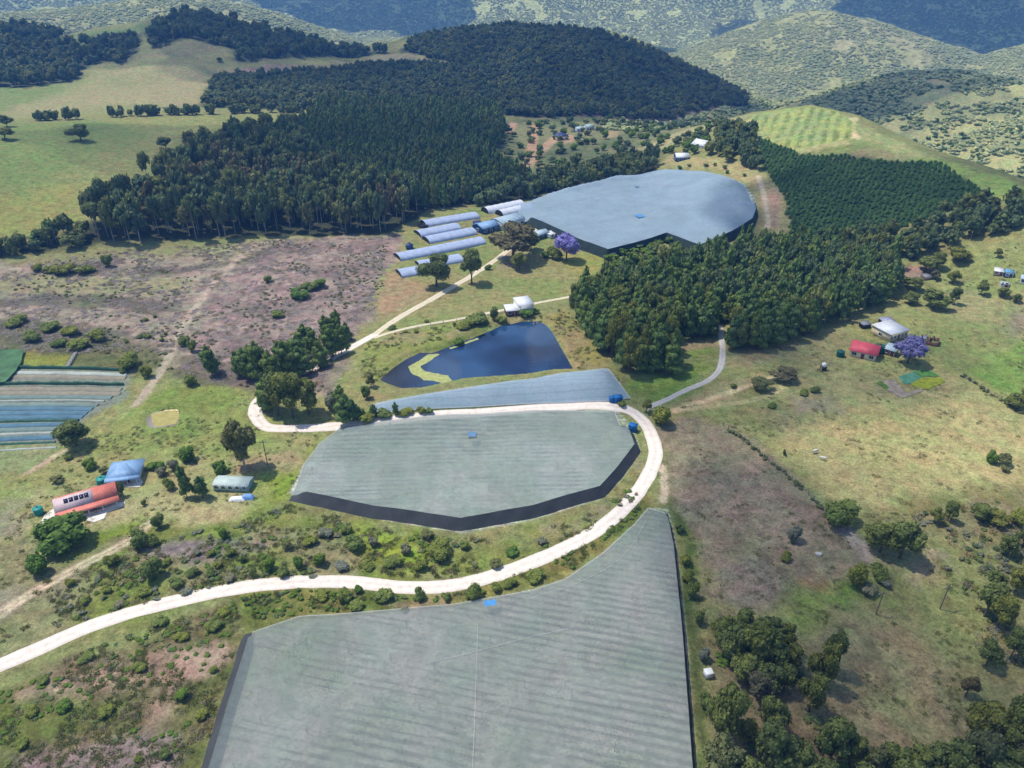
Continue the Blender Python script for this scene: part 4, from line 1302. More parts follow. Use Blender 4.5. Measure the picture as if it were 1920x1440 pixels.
for kind, lf, mk, nc, cs, bark in (('gum', 'gum', lobes_gum, 2600, 0.034, BARK), ('bush', 'bush', lobes_bush, 1300, 0.05, BARK), ('green', 'green', lobes_bush, 1300, 0.05, BARK),
                                   ('olive', 'olive', lobes_gum, 2200, 0.036, PALE_BARK), ('tall', 'tall', lobes_tall, 1300, 0.040, BARK), ('purple', 'purple', lobes_gum, 1800, 0.042, BARK), ('dusky', 'dusky', lobes_gum, 1800, 0.042, BARK),
                                   ('grey', 'grey', lobes_bush, 1000, 0.05, BARK), ('brown', 'brown', lobes_gum, 1800, 0.04, BARK)):
    KIT[kind] = []
    for k in range(1 if kind in ('purple', 'dusky', 'brown') else 3):
        lb = mk(r0)
        if kind in ('purple', 'dusky'):
            lb = [(a * 0.95, b * 0.95, 0.16 + c * 0.85, d * 1.25, e * 1.25, f * 1.25) for a, b, c, d, e, f in lb]
        KIT[kind].append((leaf_mesh('crown', lb, nc, cs, r0, LEAF[lf], 0.84), limbs(r0, 'tall' if kind == 'tall' else 'bush' if mk is lobes_bush else 'gum', bark)))
# bare dead trees
def dead_meshes(r):
    t = MB().tube([(0, 0, -0.04), (0.01, 0, 0.3), (-0.01, 0.01, 0.62), (0.0, 0.0, 0.98)], [0.028, 0.022, 0.014, 0.004], 6).mesh('trunk', PALE_BARK, True)
    b = MB()
    for i in range(12):
        a = i * 2.4 + r.random(); h = 0.3 + 0.05 * i; q = 0.34 * (1.1 - 0.06 * i)
        p1 = np.array([math.cos(a) * q * 0.5, math.sin(a) * q * 0.5, h + 0.13]); p2 = np.array([math.cos(a) * q, math.sin(a) * q, h + 0.27])
        b.tube([(0, 0, h), p1, p2], [0.011, 0.008, 0.003], 4)
        for s in (-1, 1):
            d = np.array([math.cos(a + s * 0.8), math.sin(a + s * 0.8), 0.9]) * 0.12
            b.tube([p1, p1 + d * 0.6, p1 + d * 1.3], [0.006, 0.004, 0.002], 3)
    return b.mesh('branches', PALE_BARK, True), t
KIT['dead'] = [dead_meshes(r0) for _ in range(2)]
PARTS = {'dead': ('branches', 'trunk')}
ORD = ['first', 'second', 'third', 'fourth', 'fifth', 'sixth', 'seventh', 'eighth', 'ninth', 'tenth', 'eleventh', 'twelfth', 'thirteenth', 'fourteenth', 'fifteenth', 'sixteenth', 'seventeenth', 'eighteenth', 'nineteenth', 'twentieth',
       'twenty-first', 'twenty-second', 'twenty-third', 'twenty-fourth', 'twenty-fifth', 'twenty-sixth', 'twenty-seventh', 'twenty-eighth', 'twenty-ninth', 'thirtieth']


def one_tree(kind, name, cat, label, group, x, y, hm, wm, rot=None, shrub=False):
    r = rng
    k = KIT[kind]; cm, tm = k[int(r.integers(len(k)))]
    z = float(hgt(x, y))
    rot = r.random() * 6.28 if rot is None else rot
    e = empty(name, (x, y, z), label, cat, group, rot, (wm * (0.92 + 0.16 * r.random()), wm * (0.92 + 0.16 * r.random()), hm))
    cn, tn = PARTS.get(kind, ('foliage', 'stem') if shrub else ('crown', 'trunk'))
    add_obj(cn, cm, e); add_obj(tn, tm, e)
    return e


def plant(kind, where, look, pts, name=None, shrub=False, cat=None, k=1.0):
    """pts: (px, py of the foot, height px, width px). One thing each; labels count from the left."""
    name = name or ('shrub' if shrub else 'tree'); cat = cat or ('shrub' if shrub else 'tree')
    P = sorted(pts, key=lambda p: p[0])
    n = len(P)
    for i, p in enumerate(P):
        q, m, dep = ppm(p[0], p[1])
        hm = max(0.8, (p[2] * m - 0.25 * p[3] * m * math.sin(dep)) / math.cos(dep)) * k; wm = p[3] * m * k
        hm = max(hm, 0.45 * wm)
        kd = p[4] if len(p) > 4 else kind
        if n == 1:
            lab = f'{look} {where}'
        else:
            lab = f'{look}, {ORD[i]} from the left {where}'
        one_tree(kd, name, cat, lab, None if n == 1 else f'{name}s {where}', q[0], q[1] + wm * 0.1, hm, wm, shrub=shrub)


# --- trees that stand alone or in small clumps
plant('gum', 'standing on the far left pasture', 'round dark tree', [(150, 265, 32, 44), (311, 281, 24, 32), (8, 262, 22, 36), (12, 238, 22, 26), (412, 116, 8, 12)])
plant('gum', 'beside the net covered vegetable field', 'broad dark green tree', [(140, 840, 56, 66)])
plant('olive', 'between the left house and the middle net', 'tall pale olive tree', [(458, 884, 105, 76)])
plant('bush', 'between left house and long shed', 'upright dark green tree', [(350, 934, 62, 28, 'tall'), (379, 935, 44, 30, 'tall'), (318, 918, 26, 22)])
plant('green', 'below the house with solar panels', 'big bright green tree', [(122, 1030, 66, 92)])
plant('green', 'above the track left of the house', 'bright green bush', [(72, 1078, 42, 46)], 'shrub', True)
plant('green', 'on the lawn right of the blue roofed house', 'fresh green bush', [(352, 864, 30, 34), (414, 888, 26, 28), (285, 880, 14, 26), (298, 880, 16, 22)], 'shrub', True)
plant('bush', 'around the lawn of the left house', 'small garden bush', [(170, 880, 22, 26, 'green'), (196, 888, 14, 18, 'olive'), (326, 882, 24, 20, 'grey'), (304, 892, 20, 22, 'grey'), (230, 930, 26, 14, 'olive'), (128, 862, 10, 14), (105, 905, 10, 26, 'olive'), (270, 948, 12, 10)], 'shrub', True)
plant('bush', 'near the top of the left house track', 'dark green bush', [(262, 1028, 36, 40), (288, 1022, 24, 24), (298, 990, 28, 24), (210, 1060, 22, 26), (132, 1098, 14, 20), (286, 1086, 40, 40), (62, 1052, 12, 16)], 'shrub', True)
plant('bush', 'beside the gravel road bend by the pale nets', 'dark tree', [(1240, 798, 46, 46), (1212, 775, 26, 24, 'gum'), (1166, 762, 12, 16)])
plant('gum', 'along the right paddock boundary', 'big dark bushy tree', [(1575, 985, 48, 66, 'bush'), (1652, 1040, 66, 72), (1690, 1052, 82, 74), (1604, 1100, 46, 40, 'bush'), (1648, 1086, 32, 40, 'bush')])
plant('gum', 'at the right edge beyond the paddock trees', 'dark leafy tree', [(1752, 982, 32, 26), (1778, 978, 42, 28), (1838, 976, 34, 40), (1870, 984, 26, 44), (1910, 985, 30, 36, 'bush'), (1888, 1046, 46, 36), (1918, 1030, 44, 40), (1866, 1104, 36, 36), (1906, 1112, 52, 40), (1848, 1160, 70, 56), (1872, 1182, 72, 52), (1850, 1252, 52, 46), (1895, 1240, 66, 44), (1812, 1308, 44, 34, 'brown')])
plant('gum', 'in the thicket right of the foreground net', 'dark crowned tree', [(1372, 1240, 72, 66), (1410, 1252, 84, 76), (1448, 1262, 70, 62), (1480, 1256, 54, 50), (1535, 1290, 88, 52), (1556, 1262, 84, 44), (1518, 1338, 78, 50), (1470, 1300, 50, 44), (1420, 1318, 60, 60, 'brown'), (1356, 1212, 60, 56), (1392, 1208, 62, 60), (1430, 1222, 66, 60), (1462, 1228, 60, 52), (1400, 1285, 60, 64), (1440, 1300, 56, 60)])
plant('gum', 'in the front wood at the bottom right', 'leafy olive topped tree', [(1356, 1390, 104, 76), (1445, 1385, 76, 64), (1400, 1395, 44, 50), (1446, 1455, 92, 84), (1352, 1478, 84, 80, 'olive'), (1556, 1442, 96, 74), (1598, 1452, 70, 60), (1500, 1462, 70, 66), (1630, 1465, 66, 60, 'olive'), (1675, 1462, 66, 70), (1722, 1466, 62, 66), (1772, 1462, 84, 76), (1826, 1455, 92, 70, 'olive'), (1842, 1392, 84, 76), (1885, 1412, 96, 70), (1915, 1370, 84, 56), (1870, 1462, 66, 70), (1924, 1470, 90, 70), (1700, 1490, 70, 80), (1800, 1500, 72, 80)])
plant('gum', 'over the bottom frame edge', 'shaded dark tree', [(1540, 1500, 72, 76), (1610, 1512, 70, 80), (1400, 1508, 70, 76), (1880, 1520, 80, 90)])
plant('bush', 'on the sunny right pasture', 'small dark bush', [(1858, 868, 26, 24, 'green'), (1882, 872, 24, 28, 'olive'), (1884, 884, 12, 22, 'olive'), (1470, 716, 24, 54, 'brown'), (1430, 732, 14, 44, 'olive'), (1528, 736, 14, 20), (1508, 740, 10, 22), (1448, 764, 10, 18), (1375, 727, 10, 14)], 'shrub', True)
plant('gum', 'around the right hand red roofed farm', 'dark round tree', [(1752, 580, 38, 50), (1708, 570, 24, 32), (1790, 572, 34, 22), (1716, 545, 26, 30), (1700, 540, 22, 24), (1736, 512, 30, 44), (1758, 505, 34, 30), (1798, 494, 30, 42), (1788, 532, 26, 26), (1840, 555, 26, 24), (1882, 558, 20, 26), (1906, 568, 18, 18), (1870, 484, 18, 16), (1845, 536, 12, 14), (1754, 525, 18, 20, 'brown'), (1690, 518, 12, 14)])
plant('gum', 'at the far right edge below the green field', 'dark hedge tree', [(1902, 765, 30, 36), (1920, 762, 34, 34)])
plant('purple', 'beside the sheds under the far net', 'bright lilac flowering tree', [(1062, 490, 46, 50)], 'jacaranda_tree')
plant('dusky', 'next to the red roofed house on the right', 'dusky lilac flowering tree', [(1704, 684, 50, 60)], 'jacaranda_tree')
plant('gum', 'on the slope below the shade tunnels', 'large dark gum tree', [(818, 540, 66, 62), (884, 534, 66, 48)])
plant('brown', 'in front of the blue roofed sheds', 'huge brownish gum tree', [(962, 490, 72, 96)])
plant('gum', 'at the foot of the huge brownish gum', 'small dark tree', [(974, 508, 36, 34), (915, 506, 12, 14, 'bush'), (1022, 484, 14, 22, 'green'), (1040, 486, 28, 30, 'bush'), (996, 470, 36, 40, 'gum')])
plant('tall', 'in the dark conifer clump by the gravel road bend', 'dark tree', [(520, 782, 80, 60, 'gum'), (548, 788, 92, 74, 'gum'), (578, 780, 74, 56, 'gum'), (500, 770, 60, 44), (462, 712, 60, 40), (486, 716, 74, 44), (512, 722, 66, 44), (540, 712, 72, 46), (470, 690, 44, 36), (566, 706, 56, 40), (446, 706, 48, 24), (600, 690, 52, 36), (622, 672, 62, 38), (640, 664, 54, 34), (588, 670, 56, 36), (612, 640, 48, 34), (632, 636, 54, 30), (570, 652, 44, 34), (650, 640, 36, 24), (560, 690, 60, 44), (530, 700, 60, 40)])
plant('tall', 'between the felled land and the conifer clump', 'slim dark tree', [(396, 704, 58, 36), (277, 708, 28, 24, 'bush'), (242, 690, 28, 44, 'bush'), (232, 700, 16, 16, 'bush'), (358, 724, 24, 24, 'bush'), (360, 660, 26, 18, 'bush'), (345, 648, 22, 22, 'bush')])
plant('tall', 'at the left tip of the bank net', 'upright dark tree', [(648, 796, 56, 40), (662, 792, 44, 34), (640, 772, 50, 36), (700, 784, 26, 18), (672, 790, 26, 26, 'bush'), (718, 784, 16, 30, 'bush'), (742, 780, 26, 14), (760, 779, 10, 30, 'bush'), (790, 776, 14, 16, 'bush'), (804, 775, 12, 16, 'bush'), (688, 748, 30, 18, 'bush'), (622, 770, 40, 30, 'grey'), (690, 790, 20, 34, 'bush')])
plant('bush', 'along the near verge of the gravel road', 'dark green verge bush', [(788, 1124, 34, 34), (888, 1122, 40, 42), (838, 1126, 18, 24), (645, 1128, 32, 40), (722, 1125, 28, 50), (600, 1124, 18, 40), (1000, 1088, 24, 54), (954, 1100, 24, 40), (670, 1140, 20, 40), (930, 1108, 20, 30), (760, 1146, 12, 22, 'grey'), (672, 1112, 20, 30, 'green')], 'shrub', True, k=0.72)
plant('bush', 'on the rough slope below the middle net', 'rough dark bush', [(826, 1044, 40, 70), (788, 1068, 30, 34), (872, 1030, 22, 28), (664, 1030, 34, 56), (700, 1024, 26, 30, 'grey'), (735, 1060, 28, 50), (600, 1060, 36, 40, 'green'), (560, 1066, 34, 34, 'green'), (505, 1070, 40, 44, 'green'), (530, 1080, 26, 40), (420, 1010, 30, 24, 'green'), (432, 1042, 22, 24), (395, 1042, 18, 22), (455, 1054, 20, 20), (475, 1082, 26, 20), (640, 1066, 18, 40, 'grey'), (690, 1066, 20, 36), (762, 1040, 30, 30, 'grey'), (930, 1064, 20, 36, 'olive'), (960, 1040, 20, 40, 'green'), (1016, 1020, 18, 30, 'grey'), (610, 1006, 24, 40, 'grey'), (580, 1020, 24, 40), (650, 1000, 20, 30), (540, 1030, 22, 30, 'olive'), (800, 1010, 20, 40, 'olive')], 'shrub', True, k=0.72)
plant('bush', 'on the scrubby slope above the gravel road', 'low scrub bush', [(330, 1100, 22, 40), (360, 1080, 24, 36), (395, 1078, 20, 30), (430, 1090, 18, 30, 'grey'), (310, 1060, 16, 30), (240, 1080, 14, 30), (200, 1110, 16, 30), (160, 1130, 16, 28), (350, 1114, 14, 30, 'grey'), (270, 1116, 16, 40), (225, 1136, 14, 30, 'grey'), (410, 1064, 18, 24), (370, 1040, 14, 22, 'grey')], 'shrub', True, k=0.72)
plant('bush', 'in the rough corner left of the foreground net', 'low green bush', [(60, 1340, 20, 40), (120, 1330, 22, 44, 'green'), (200, 1340, 20, 40), (340, 1310, 26, 40, 'green'), (380, 1345, 20, 34), (260, 1258, 20, 40), (300, 1170, 18, 40), (400, 1180, 18, 44), (340, 1200, 18, 36), (160, 1240, 18, 40), (40, 1400, 20, 40), (310, 1420, 20, 30), (260, 1428, 16, 24), (400, 1260, 16, 24), (80, 1280, 16, 36), (420, 1150, 16, 34)], 'shrub', True, k=0.72)
plant('bush', 'along the grass strip right of the foreground net', 'narrow green bush', [(1285, 1060, 26, 26), (1296, 1120, 34, 24), (1310, 1170, 30, 22), (1276, 1000, 22, 20), (1318, 1240, 26, 22, 'grey'), (1322, 1330, 30, 26), (1290, 1090, 24, 24)], 'shrub', True)
plant('grey', 'on the brown paddock', 'pale grey bush', [(1486, 1016, 34, 26), (1474, 1052, 20, 24, 'bush'), (1630, 1116, 22, 34), (1660, 1100, 16, 24)], 'shrub', True)
plant('bush', 'along the lake bank', 'dark green bank bush', [(895, 606, 22, 44), (872, 616, 18, 34), (926, 600, 26, 20), (985, 592, 16, 34, 'green'), (905, 598, 14, 12), (852, 612, 9, 8), (878, 602, 7, 7), (800, 605, 8, 10), (780, 624, 7, 12), (735, 618, 10, 18), (760, 624, 6, 10), (1002, 588, 10, 20, 'green'), (696, 726, 26, 20, 'olive'), (860, 650, 16, 26, 'green'), (940, 606, 14, 24)], 'shrub', True)
plant('bush', 'among the felled brushwood on the left', 'small dark regrowth bush', [(70, 508, 14, 22), (120, 514, 18, 40), (160, 512, 16, 36), (202, 500, 24, 18), (96, 512, 14, 28), (180, 640, 24, 34), (130, 628, 20, 40), (90, 620, 18, 36), (60, 640, 18, 40), (30, 610, 16, 40), (150, 652, 16, 40), (110, 650, 18, 30), (236, 642, 8, 12), (262, 634, 8, 14), (276, 634, 8, 14), (310, 628, 7, 8), (304, 640, 8, 9), (290, 596, 7, 7), (274, 602, 7, 9), (266, 604, 6, 7), (560, 560, 18, 40, 'green'), (600, 540, 20, 30, 'green'), (580, 545, 16, 34), (502, 530, 14, 16), (520, 596, 14, 24)], 'shrub', True)
plant('dead', 'at the upper left wood', 'bare pale dead tree', [(302, 412, 52, 20), (296, 406, 44, 18), (268, 418, 34, 20), (250, 420, 34, 20), (490, 300, 46, 12), (386, 302, 26, 14), (462, 410, 30, 10), (374, 312, 22, 20), (205, 422, 30, 24), (232, 424, 34, 24), (106, 456, 26, 16), (128, 450, 24, 18)], 'dead_tree')


# ------------------------------------------------------------------ woods: the nearest trees one by one, the rest as one mass
def fill(poly_w, step, r, margin=0.0, jitter=0.8):
    x0, y0 = poly_w.min(0); x1, y1 = poly_w.max(0)
    X, Y = np.meshgrid(np.arange(x0, x1, step), np.arange(y0, y1, step * 0.87))
    X[1::2] += step / 2
    p = np.column_stack([X.ravel(), Y.ravel()])
    p += (r.random(p.shape) - 0.5) * step * jitter
    return p[sdist(p[:, 0], p[:, 1], poly_w) < -margin]


PROTO = {}
def proto(key, kind, leaf, ncard, csz, ico=ICO0, bark=BARK, n=3):
    r = np.random.default_rng(hash(key) % 1000 if False else sum(map(ord, key)))
    out = []
    for k in range(n):
        lb = {'gum': lobes_gum, 'bush': lobes_bush, 'tall': lobes_tall, 'stem': lobes_gum}[kind](r)
        if kind == 'stem':
            lb = [(a, b, 0.42 + c * 0.58, d, e, f_ * 0.6) for a, b, c, d, e, f_ in lb]
        if kind == 'bush':
            lb = lb[:6] + lb[-1:]
        v, f, t = crown_arrays(lb, ncard, csz, r, 0.86, ico)
        me = None
        nf = sum(len(x) for x in f)
        if kind != 'bush':
            tv, tq = tube([(0, 0, -0.04), (0.01, 0, 0.35), (0, 0, 0.75)], [0.022, 0.017, 0.008], 5)
            f = [f[0], np.vstack([f[1], tq + len(v)])]
            v = np.vstack([v, tv]); t = np.concatenate([t, np.full(len(tv), 0.5)])
            fm = np.concatenate([np.zeros(nf, int), np.ones(len(tq), int)])
        else:
            fm = np.zeros(nf, int)
        me = mk_mesh(key, v, f, False, [LEAF[leaf], bark], fm)
        vcol(me, 'spray', np.repeat(t[:, None], 3, 1))
        out.append(bpy.data.objects.new(key, me))
    PROTO[key] = out


proto('mass_gum', 'gum', 'wood', 420, 0.066, ICO0, PALE_BARK)
proto('mass_tall', 'tall', 'tall', 260, 0.075, ICO0, PALE_BARK)
proto('mass_pine', 'tall', 'wood', 260, 0.075)
proto('mass_bush', 'bush', 'wood', 150, 0.11)
proto('mass_scrub', 'bush', 'hill', 110, 0.13)
proto('mass_brown', 'gum', 'brown', 300, 0.07, ICO0, PALE_BARK, 2)
proto('mass_sage', 'bush', 'grey', 120, 0.12)
proto('mass_green', 'bush', 'green', 120, 0.12)
proto('mass_young', 'tall', 'young', 160, 0.10)
proto('mass_olive', 'gum', 'olive', 380, 0.066, ICO0, PALE_BARK, 2)
proto('mass_stem', 'stem', 'wood', 300, 0.066, ICO0, PALE_BARK, 3)
proto('mass_far', 'bush', 'distant', 120, 0.12)
proto('mass_far_gum', 'gum', 'distant', 220, 0.085, ICO0, PALE_BARK, 2)


def proto_simple(key, leaf, n, build):
    PROTO[key] = []
    for k in range(n):
        r = np.random.default_rng(k + sum(map(ord, key)))
        v, q, t = build(r)
        me = mk_mesh(key, v, [q], False, [leaf])
        vcol(me, 'spray', np.repeat(t[:, None], 3, 1))
        PROTO[key].append(bpy.data.objects.new(key, me))


def build_tuft(r):
    k = 34; a = r.random(k) * 6.28; d = 0.42 * np.sqrt(r.random(k)); b = np.column_stack([np.cos(a) * d, np.sin(a) * d, np.zeros(k)])
    h = 0.45 + 0.55 * r.random(k); ln = r.normal(size=(k, 2)) * 0.16 + b[:, :2] * 0.35
    w = 0.05 + 0.05 * r.random(k); ta = r.random(k) * 6.28; sd = np.column_stack([np.cos(ta) * w, np.sin(ta) * w, np.zeros(k)])
    top = b + np.column_stack([ln, h])
    v = np.stack([b - sd, b + sd, top + sd * 0.35, top - sd * 0.35], 1).reshape(-1, 3)
    return v, np.arange(4 * k).reshape(k, 4), np.repeat(np.clip(0.5 + 0.25 * r.normal(size=k), 0, 1), 4)


def build_sticks(r):
    V = []; Q = []; n = 0
    for i in range(9):
        a = r.random() * 6.28; c = r.normal(size=2) * 0.25; l = 0.25 + 0.4 * r.random(); z = 0.1 + 0.5 * r.random()
        v, q = tube([(c[0] - math.cos(a) * l, c[1] - math.sin(a) * l, z * r.random()), (c[0], c[1], z), (c[0] + math.cos(a) * l, c[1] + math.sin(a) * l, z * r.random())], [0.03, 0.045, 0.02], 4)
        V.append(v); Q.append(q + n); n += len(v)
    v = np.vstack(V)
    return v, np.vstack(Q), np.full(len(v), 0.5)


proto_simple('tuft_green', LEAF['blade'], 3, build_tuft)
proto_simple('tuft_straw', LEAF['straw'], 2, build_tuft)
proto_simple('tuft_dark', LEAF['bush'], 2, build_tuft)
proto_simple('sticks', mat_plain('dead_sticks', (0.30, 0.25, 0.23), 0.95, 0.4, 3.0), 3, build_sticks)



def mass(name, label, xy, h, w, keys, r, sink=0.0, cat=None):
    """one object: a wood nobody would count"""
    xy = np.asarray(xy); n = len(xy)
    z = hgt(xy[:, 0], xy[:, 1]) - sink
    me = bpy.data.meshes.new(name)
    me.vertices.add(n); me.vertices.foreach_set('co', np.column_stack([xy, z]).astype(np.float32).ravel())
    hh = h * (0.72 + 0.56 * r.random(n)); ww = w * (0.75 + 0.5 * r.random(n))
    objs = [o for k in keys for o in PROTO[k]]
    for nm, ty, dat in (('size', 'FLOAT_VECTOR', np.column_stack([ww, ww, hh])), ('turn', 'FLOAT', r.random(n) * 6.28), ('pick', 'INT', r.integers(0, len(objs), n))):
        a = me.attributes.new(nm, ty, 'POINT')
        a.data.foreach_set('vector' if ty == 'FLOAT_VECTOR' else 'value', np.asarray(dat, np.int32 if ty == 'INT' else np.float32).ravel())
    o = add_obj(name, me, kind='stuff', label=label)
    g = bpy.data.node_groups.new(name + '_scatter', 'GeometryNodeTree')
    g.interface.new_socket('Geometry', in_out='INPUT', socket_type='NodeSocketGeometry')
    g.interface.new_socket('Geometry', in_out='OUTPUT', socket_type='NodeSocketGeometry')
    ni = g.nodes.new('NodeGroupInput'); no = g.nodes.new('NodeGroupOutput')
    ip = g.nodes.new('GeometryNodeInstanceOnPoints'); jg = g.nodes.new('GeometryNodeJoinGeometry')
    for b in objs:
        oi = g.nodes.new('GeometryNodeObjectInfo'); oi.inputs['Object'].default_value = b; oi.inputs['As Instance'].default_value = True
        g.links.new(oi.outputs['Geometry'], jg.inputs['Geometry'])
    def named(nm, ty):
        x = g.nodes.new('GeometryNodeInputNamedAttribute'); x.data_type = ty; x.inputs['Name'].default_value = nm; return x.outputs['Attribute']
    cx = g.nodes.new('ShaderNodeCombineXYZ'); g.links.new(named('turn', 'FLOAT'), cx.inputs['Z'])
    er = g.nodes.new('FunctionNodeEulerToRotation'); g.links.new(cx.outputs[0], er.inputs[0])
    g.links.new(ni.outputs[0], ip.inputs['Points']); g.links.new(jg.outputs[0], ip.inputs['Instance'])
    ip.inputs['Pick Instance'].default_value = True
    g.links.new(named('pick', 'INT'), ip.inputs['Instance Index'])
    g.links.new(er.outputs[0], ip.inputs['Rotation']); g.links.new(named('size', 'FLOAT_VECTOR'), ip.inputs['Scale'])
    g.links.new(ip.outputs[0], no.inputs[0])
    md = o.modifiers.new('scatter', 'NODES'); md.node_group = g
    return o


rw = np.random.default_rng(5)
# the dark plantation right of the lake
PLW_PX = [(1066, 590), (1085, 560), (1130, 548), (1180, 532), (1240, 517), (1300, 498), (1380, 482), (1450, 470), (1540, 474), (1640, 482), (1682, 500), (1676, 562), (1580, 604), (1486, 645), (1420, 664), (1372, 660),
          (1352, 640), (1290, 640), (1252, 648), (1276, 690), (1262, 706), (1180, 706), (1140, 676), (1108, 640)]
pl = fill(P2(PLW_PX), 4.6, rw, 0.5)
lane_w = spline(P2([(1060, 558), (1130, 543), (1200, 527), (1240, 515)]), 8)
pl = pl[pdist(pl[:, 0], pl[:, 1], lane_w) > 2.5]
side_w = spline(P2([(1348, 694), (1355, 664), (1353, 636), (1350, 610)]), 8)
pl = pl[pdist(pl[:, 0], pl[:, 1], side_w) > 2.6]
o = np.argsort(np.hypot(pl[:, 0], pl[:, 1])); pl = pl[o]
near_pl = pl[:150]
for x, y in near_pl:
    one_tree('tall' if rng.random() < 0.8 else 'gum', 'tree', 'tree', 'slim dark green tree in the front ranks of the dense plantation right of the lake', 'front trees of the plantation right of the lake', x, y, 10.5 + 4.5 * rng.random(), 5.4 + 2.8 * rng.random())
mass('plantation_wood', 'dense dark green plantation right of the lake', pl[150:], 12.5, 6.6, ['mass_tall', 'mass_tall', 'mass_gum'], rw)
# gum wood, upper left
gw = fill(P2(GUM_PX), 7.2, rw, 1.0)
brown = rw.random(len(gw)) < 0.0
vis = gw[(gw[:, 0] > -420)]
n_f = fbm(vis[:, 0], vis[:, 1], 45, 3, 33)
lowx = P2([(175, 440)])[0]
lowm = np.arctan2(vis[:, 0], vis[:, 1]) < math.atan2(lowx[0], lowx[1])
bm = (n_f > 0.57) & ~lowm
mass('gum_wood', 'tall mixed gum wood on the upper left', vis[~bm & ~lowm], 18, 8.6, ['mass_gum', 'mass_stem', 'mass_stem', 'mass_far_gum', 'mass_olive', 'mass_stem'], rw)
mass('low_wood', 'low dark wood at the left edge behind the felled land', vis[lowm], 8.5, 7.5, ['mass_gum', 'mass_bush', 'mass_tall'], rw)
mass('rusty_gum_wood', 'rusty brown gums in the upper left wood', vis[bm], 17, 9.0, ['mass_brown', 'mass_olive', 'mass_gum'], rw)
mass('pine_wood', 'even dark pine plantation behind the gum wood', fill(P2(PINE_PX), 4.4, rw, 0.5, 0.6), 13, 5.4, ['mass_pine', 'mass_tall'], rw)
mass('shelter_belt', 'dark belt of trees behind the wide far net', fill(P2(BELT_PX), 6.5, rw, 0.5), 11, 7.5, ['mass_gum', 'mass_bush'], rw)
mass('hill_wood', 'dark wood over the round hill', np.vstack([fill(P2(HILL_PX), 6.6, rw, 2)]), 8.0, 7.5, ['mass_far', 'mass_far', 'mass_far_gum'], rw)
mass('ridge_wood', 'dark woods along the upper left ridge', np.vstack([fill(P2(q), 10, rw, 2) for q in (TOPL_PX, TOPM_PX, TOPC_PX)]), 12, 10.5, ['mass_far', 'mass_far_gum'], rw)


def belt(px_line, width, step, r):
    c = spline(P2(px_line), 12)
    l = np.concatenate([[0], np.cumsum(np.linalg.norm(np.diff(c, axis=0), axis=1))])
    k = int(l[-1] / step * max(1, width / step))
    s = r.random(k) * l[-1]
    p = np.column_stack([np.interp(s, l, c[:, 0]), np.interp(s, l, c[:, 1])])
    return p + r.normal(size=p.shape) * width / 3


mass('hedge_trees', 'long dark hedge of trees across the left pastures', np.vstack([belt([(36, 228), (100, 225), (168, 222)], 5, 4.5, rw), belt([(178, 221), (260, 217), (360, 214), (470, 212), (570, 209)], 6, 4.5, rw)]), 8.0, 7.0, ['mass_bush'], rw)
mass('border_wood', 'dark belt of trees between plantation block and right pasture', fill(P2([(1478, 472), (1500, 452), (1590, 458), (1690, 440), (1780, 402), (1860, 384), (1930, 384), (2100, 360), (2100, 420), (1924, 422), (1840, 448), (1760, 478), (1690, 492), (1600, 480)]), 5.6, rw, 0.5), 9, 7, ['mass_gum', 'mass_bush', 'mass_pine'], rw)
mass('young_plantation', 'young dark green plantation block on the far right slope', fill(P2(PLANT_PX), 2.7, rw, 0.5, 0.5), 1.7, 2.6, ['mass_young'], rw)
mass('house_wood', 'dark trees round the white far houses', fill(P2([(1325, 292), (1330, 268), (1350, 246), (1400, 240), (1420, 275), (1426, 320), (1400, 322), (1350, 304)]), 6.0, rw, 0.5), 9.5, 7.5, ['mass_gum', 'mass_bush'], rw)
mass('valley_scrub', 'scattered bush and trees in the homestead valley', np.vstack([fill(P2([(945, 236), (1250, 236), (1330, 225), (1250, 265), (1200, 300), (1000, 342), (925, 318)]), 15, rw, 0, 1.0), fill(P2([(1230, 292), (1330, 232), (1400, 240), (1330, 268), (1300, 290)]), 8, rw, 0, 1.0)]), 5.0, 6, ['mass_bush', 'mass_green', 'mass_gum'], rw)
mass('ridge_bushes', 'scattered bushes beside the far net and its track', fill(P2([(1250, 300), (1330, 306), (1410, 330), (1420, 345), (1330, 322), (1250, 316)]), 9, rw, 0, 1.0), 2.5, 3, ['mass_bush'], rw)
yard = fill(P2([(1135, 475), (1240, 446), (1310, 468), (1330, 480), (1300, 496), (1140, 515)]), 5, rw, 0.5)
mass('net_edge_scrub', 'low scrub along the lower side of the far net', yard, 3.6, 4.5, ['mass_bush', 'mass_green'], rw)
# scrub on the far slopes
def polar_fill(a0, a1, ra, rb, step, r):
    n = int((a1 - a0) / 2 * (rb * rb - ra * ra) / step ** 2)
    a = a0 + (a1 - a0) * r.random(n); q = np.sqrt(ra * ra + (rb * rb - ra * ra) * r.random(n))
    return np.column_stack([np.sin(a) * q, np.cos(a) * q])


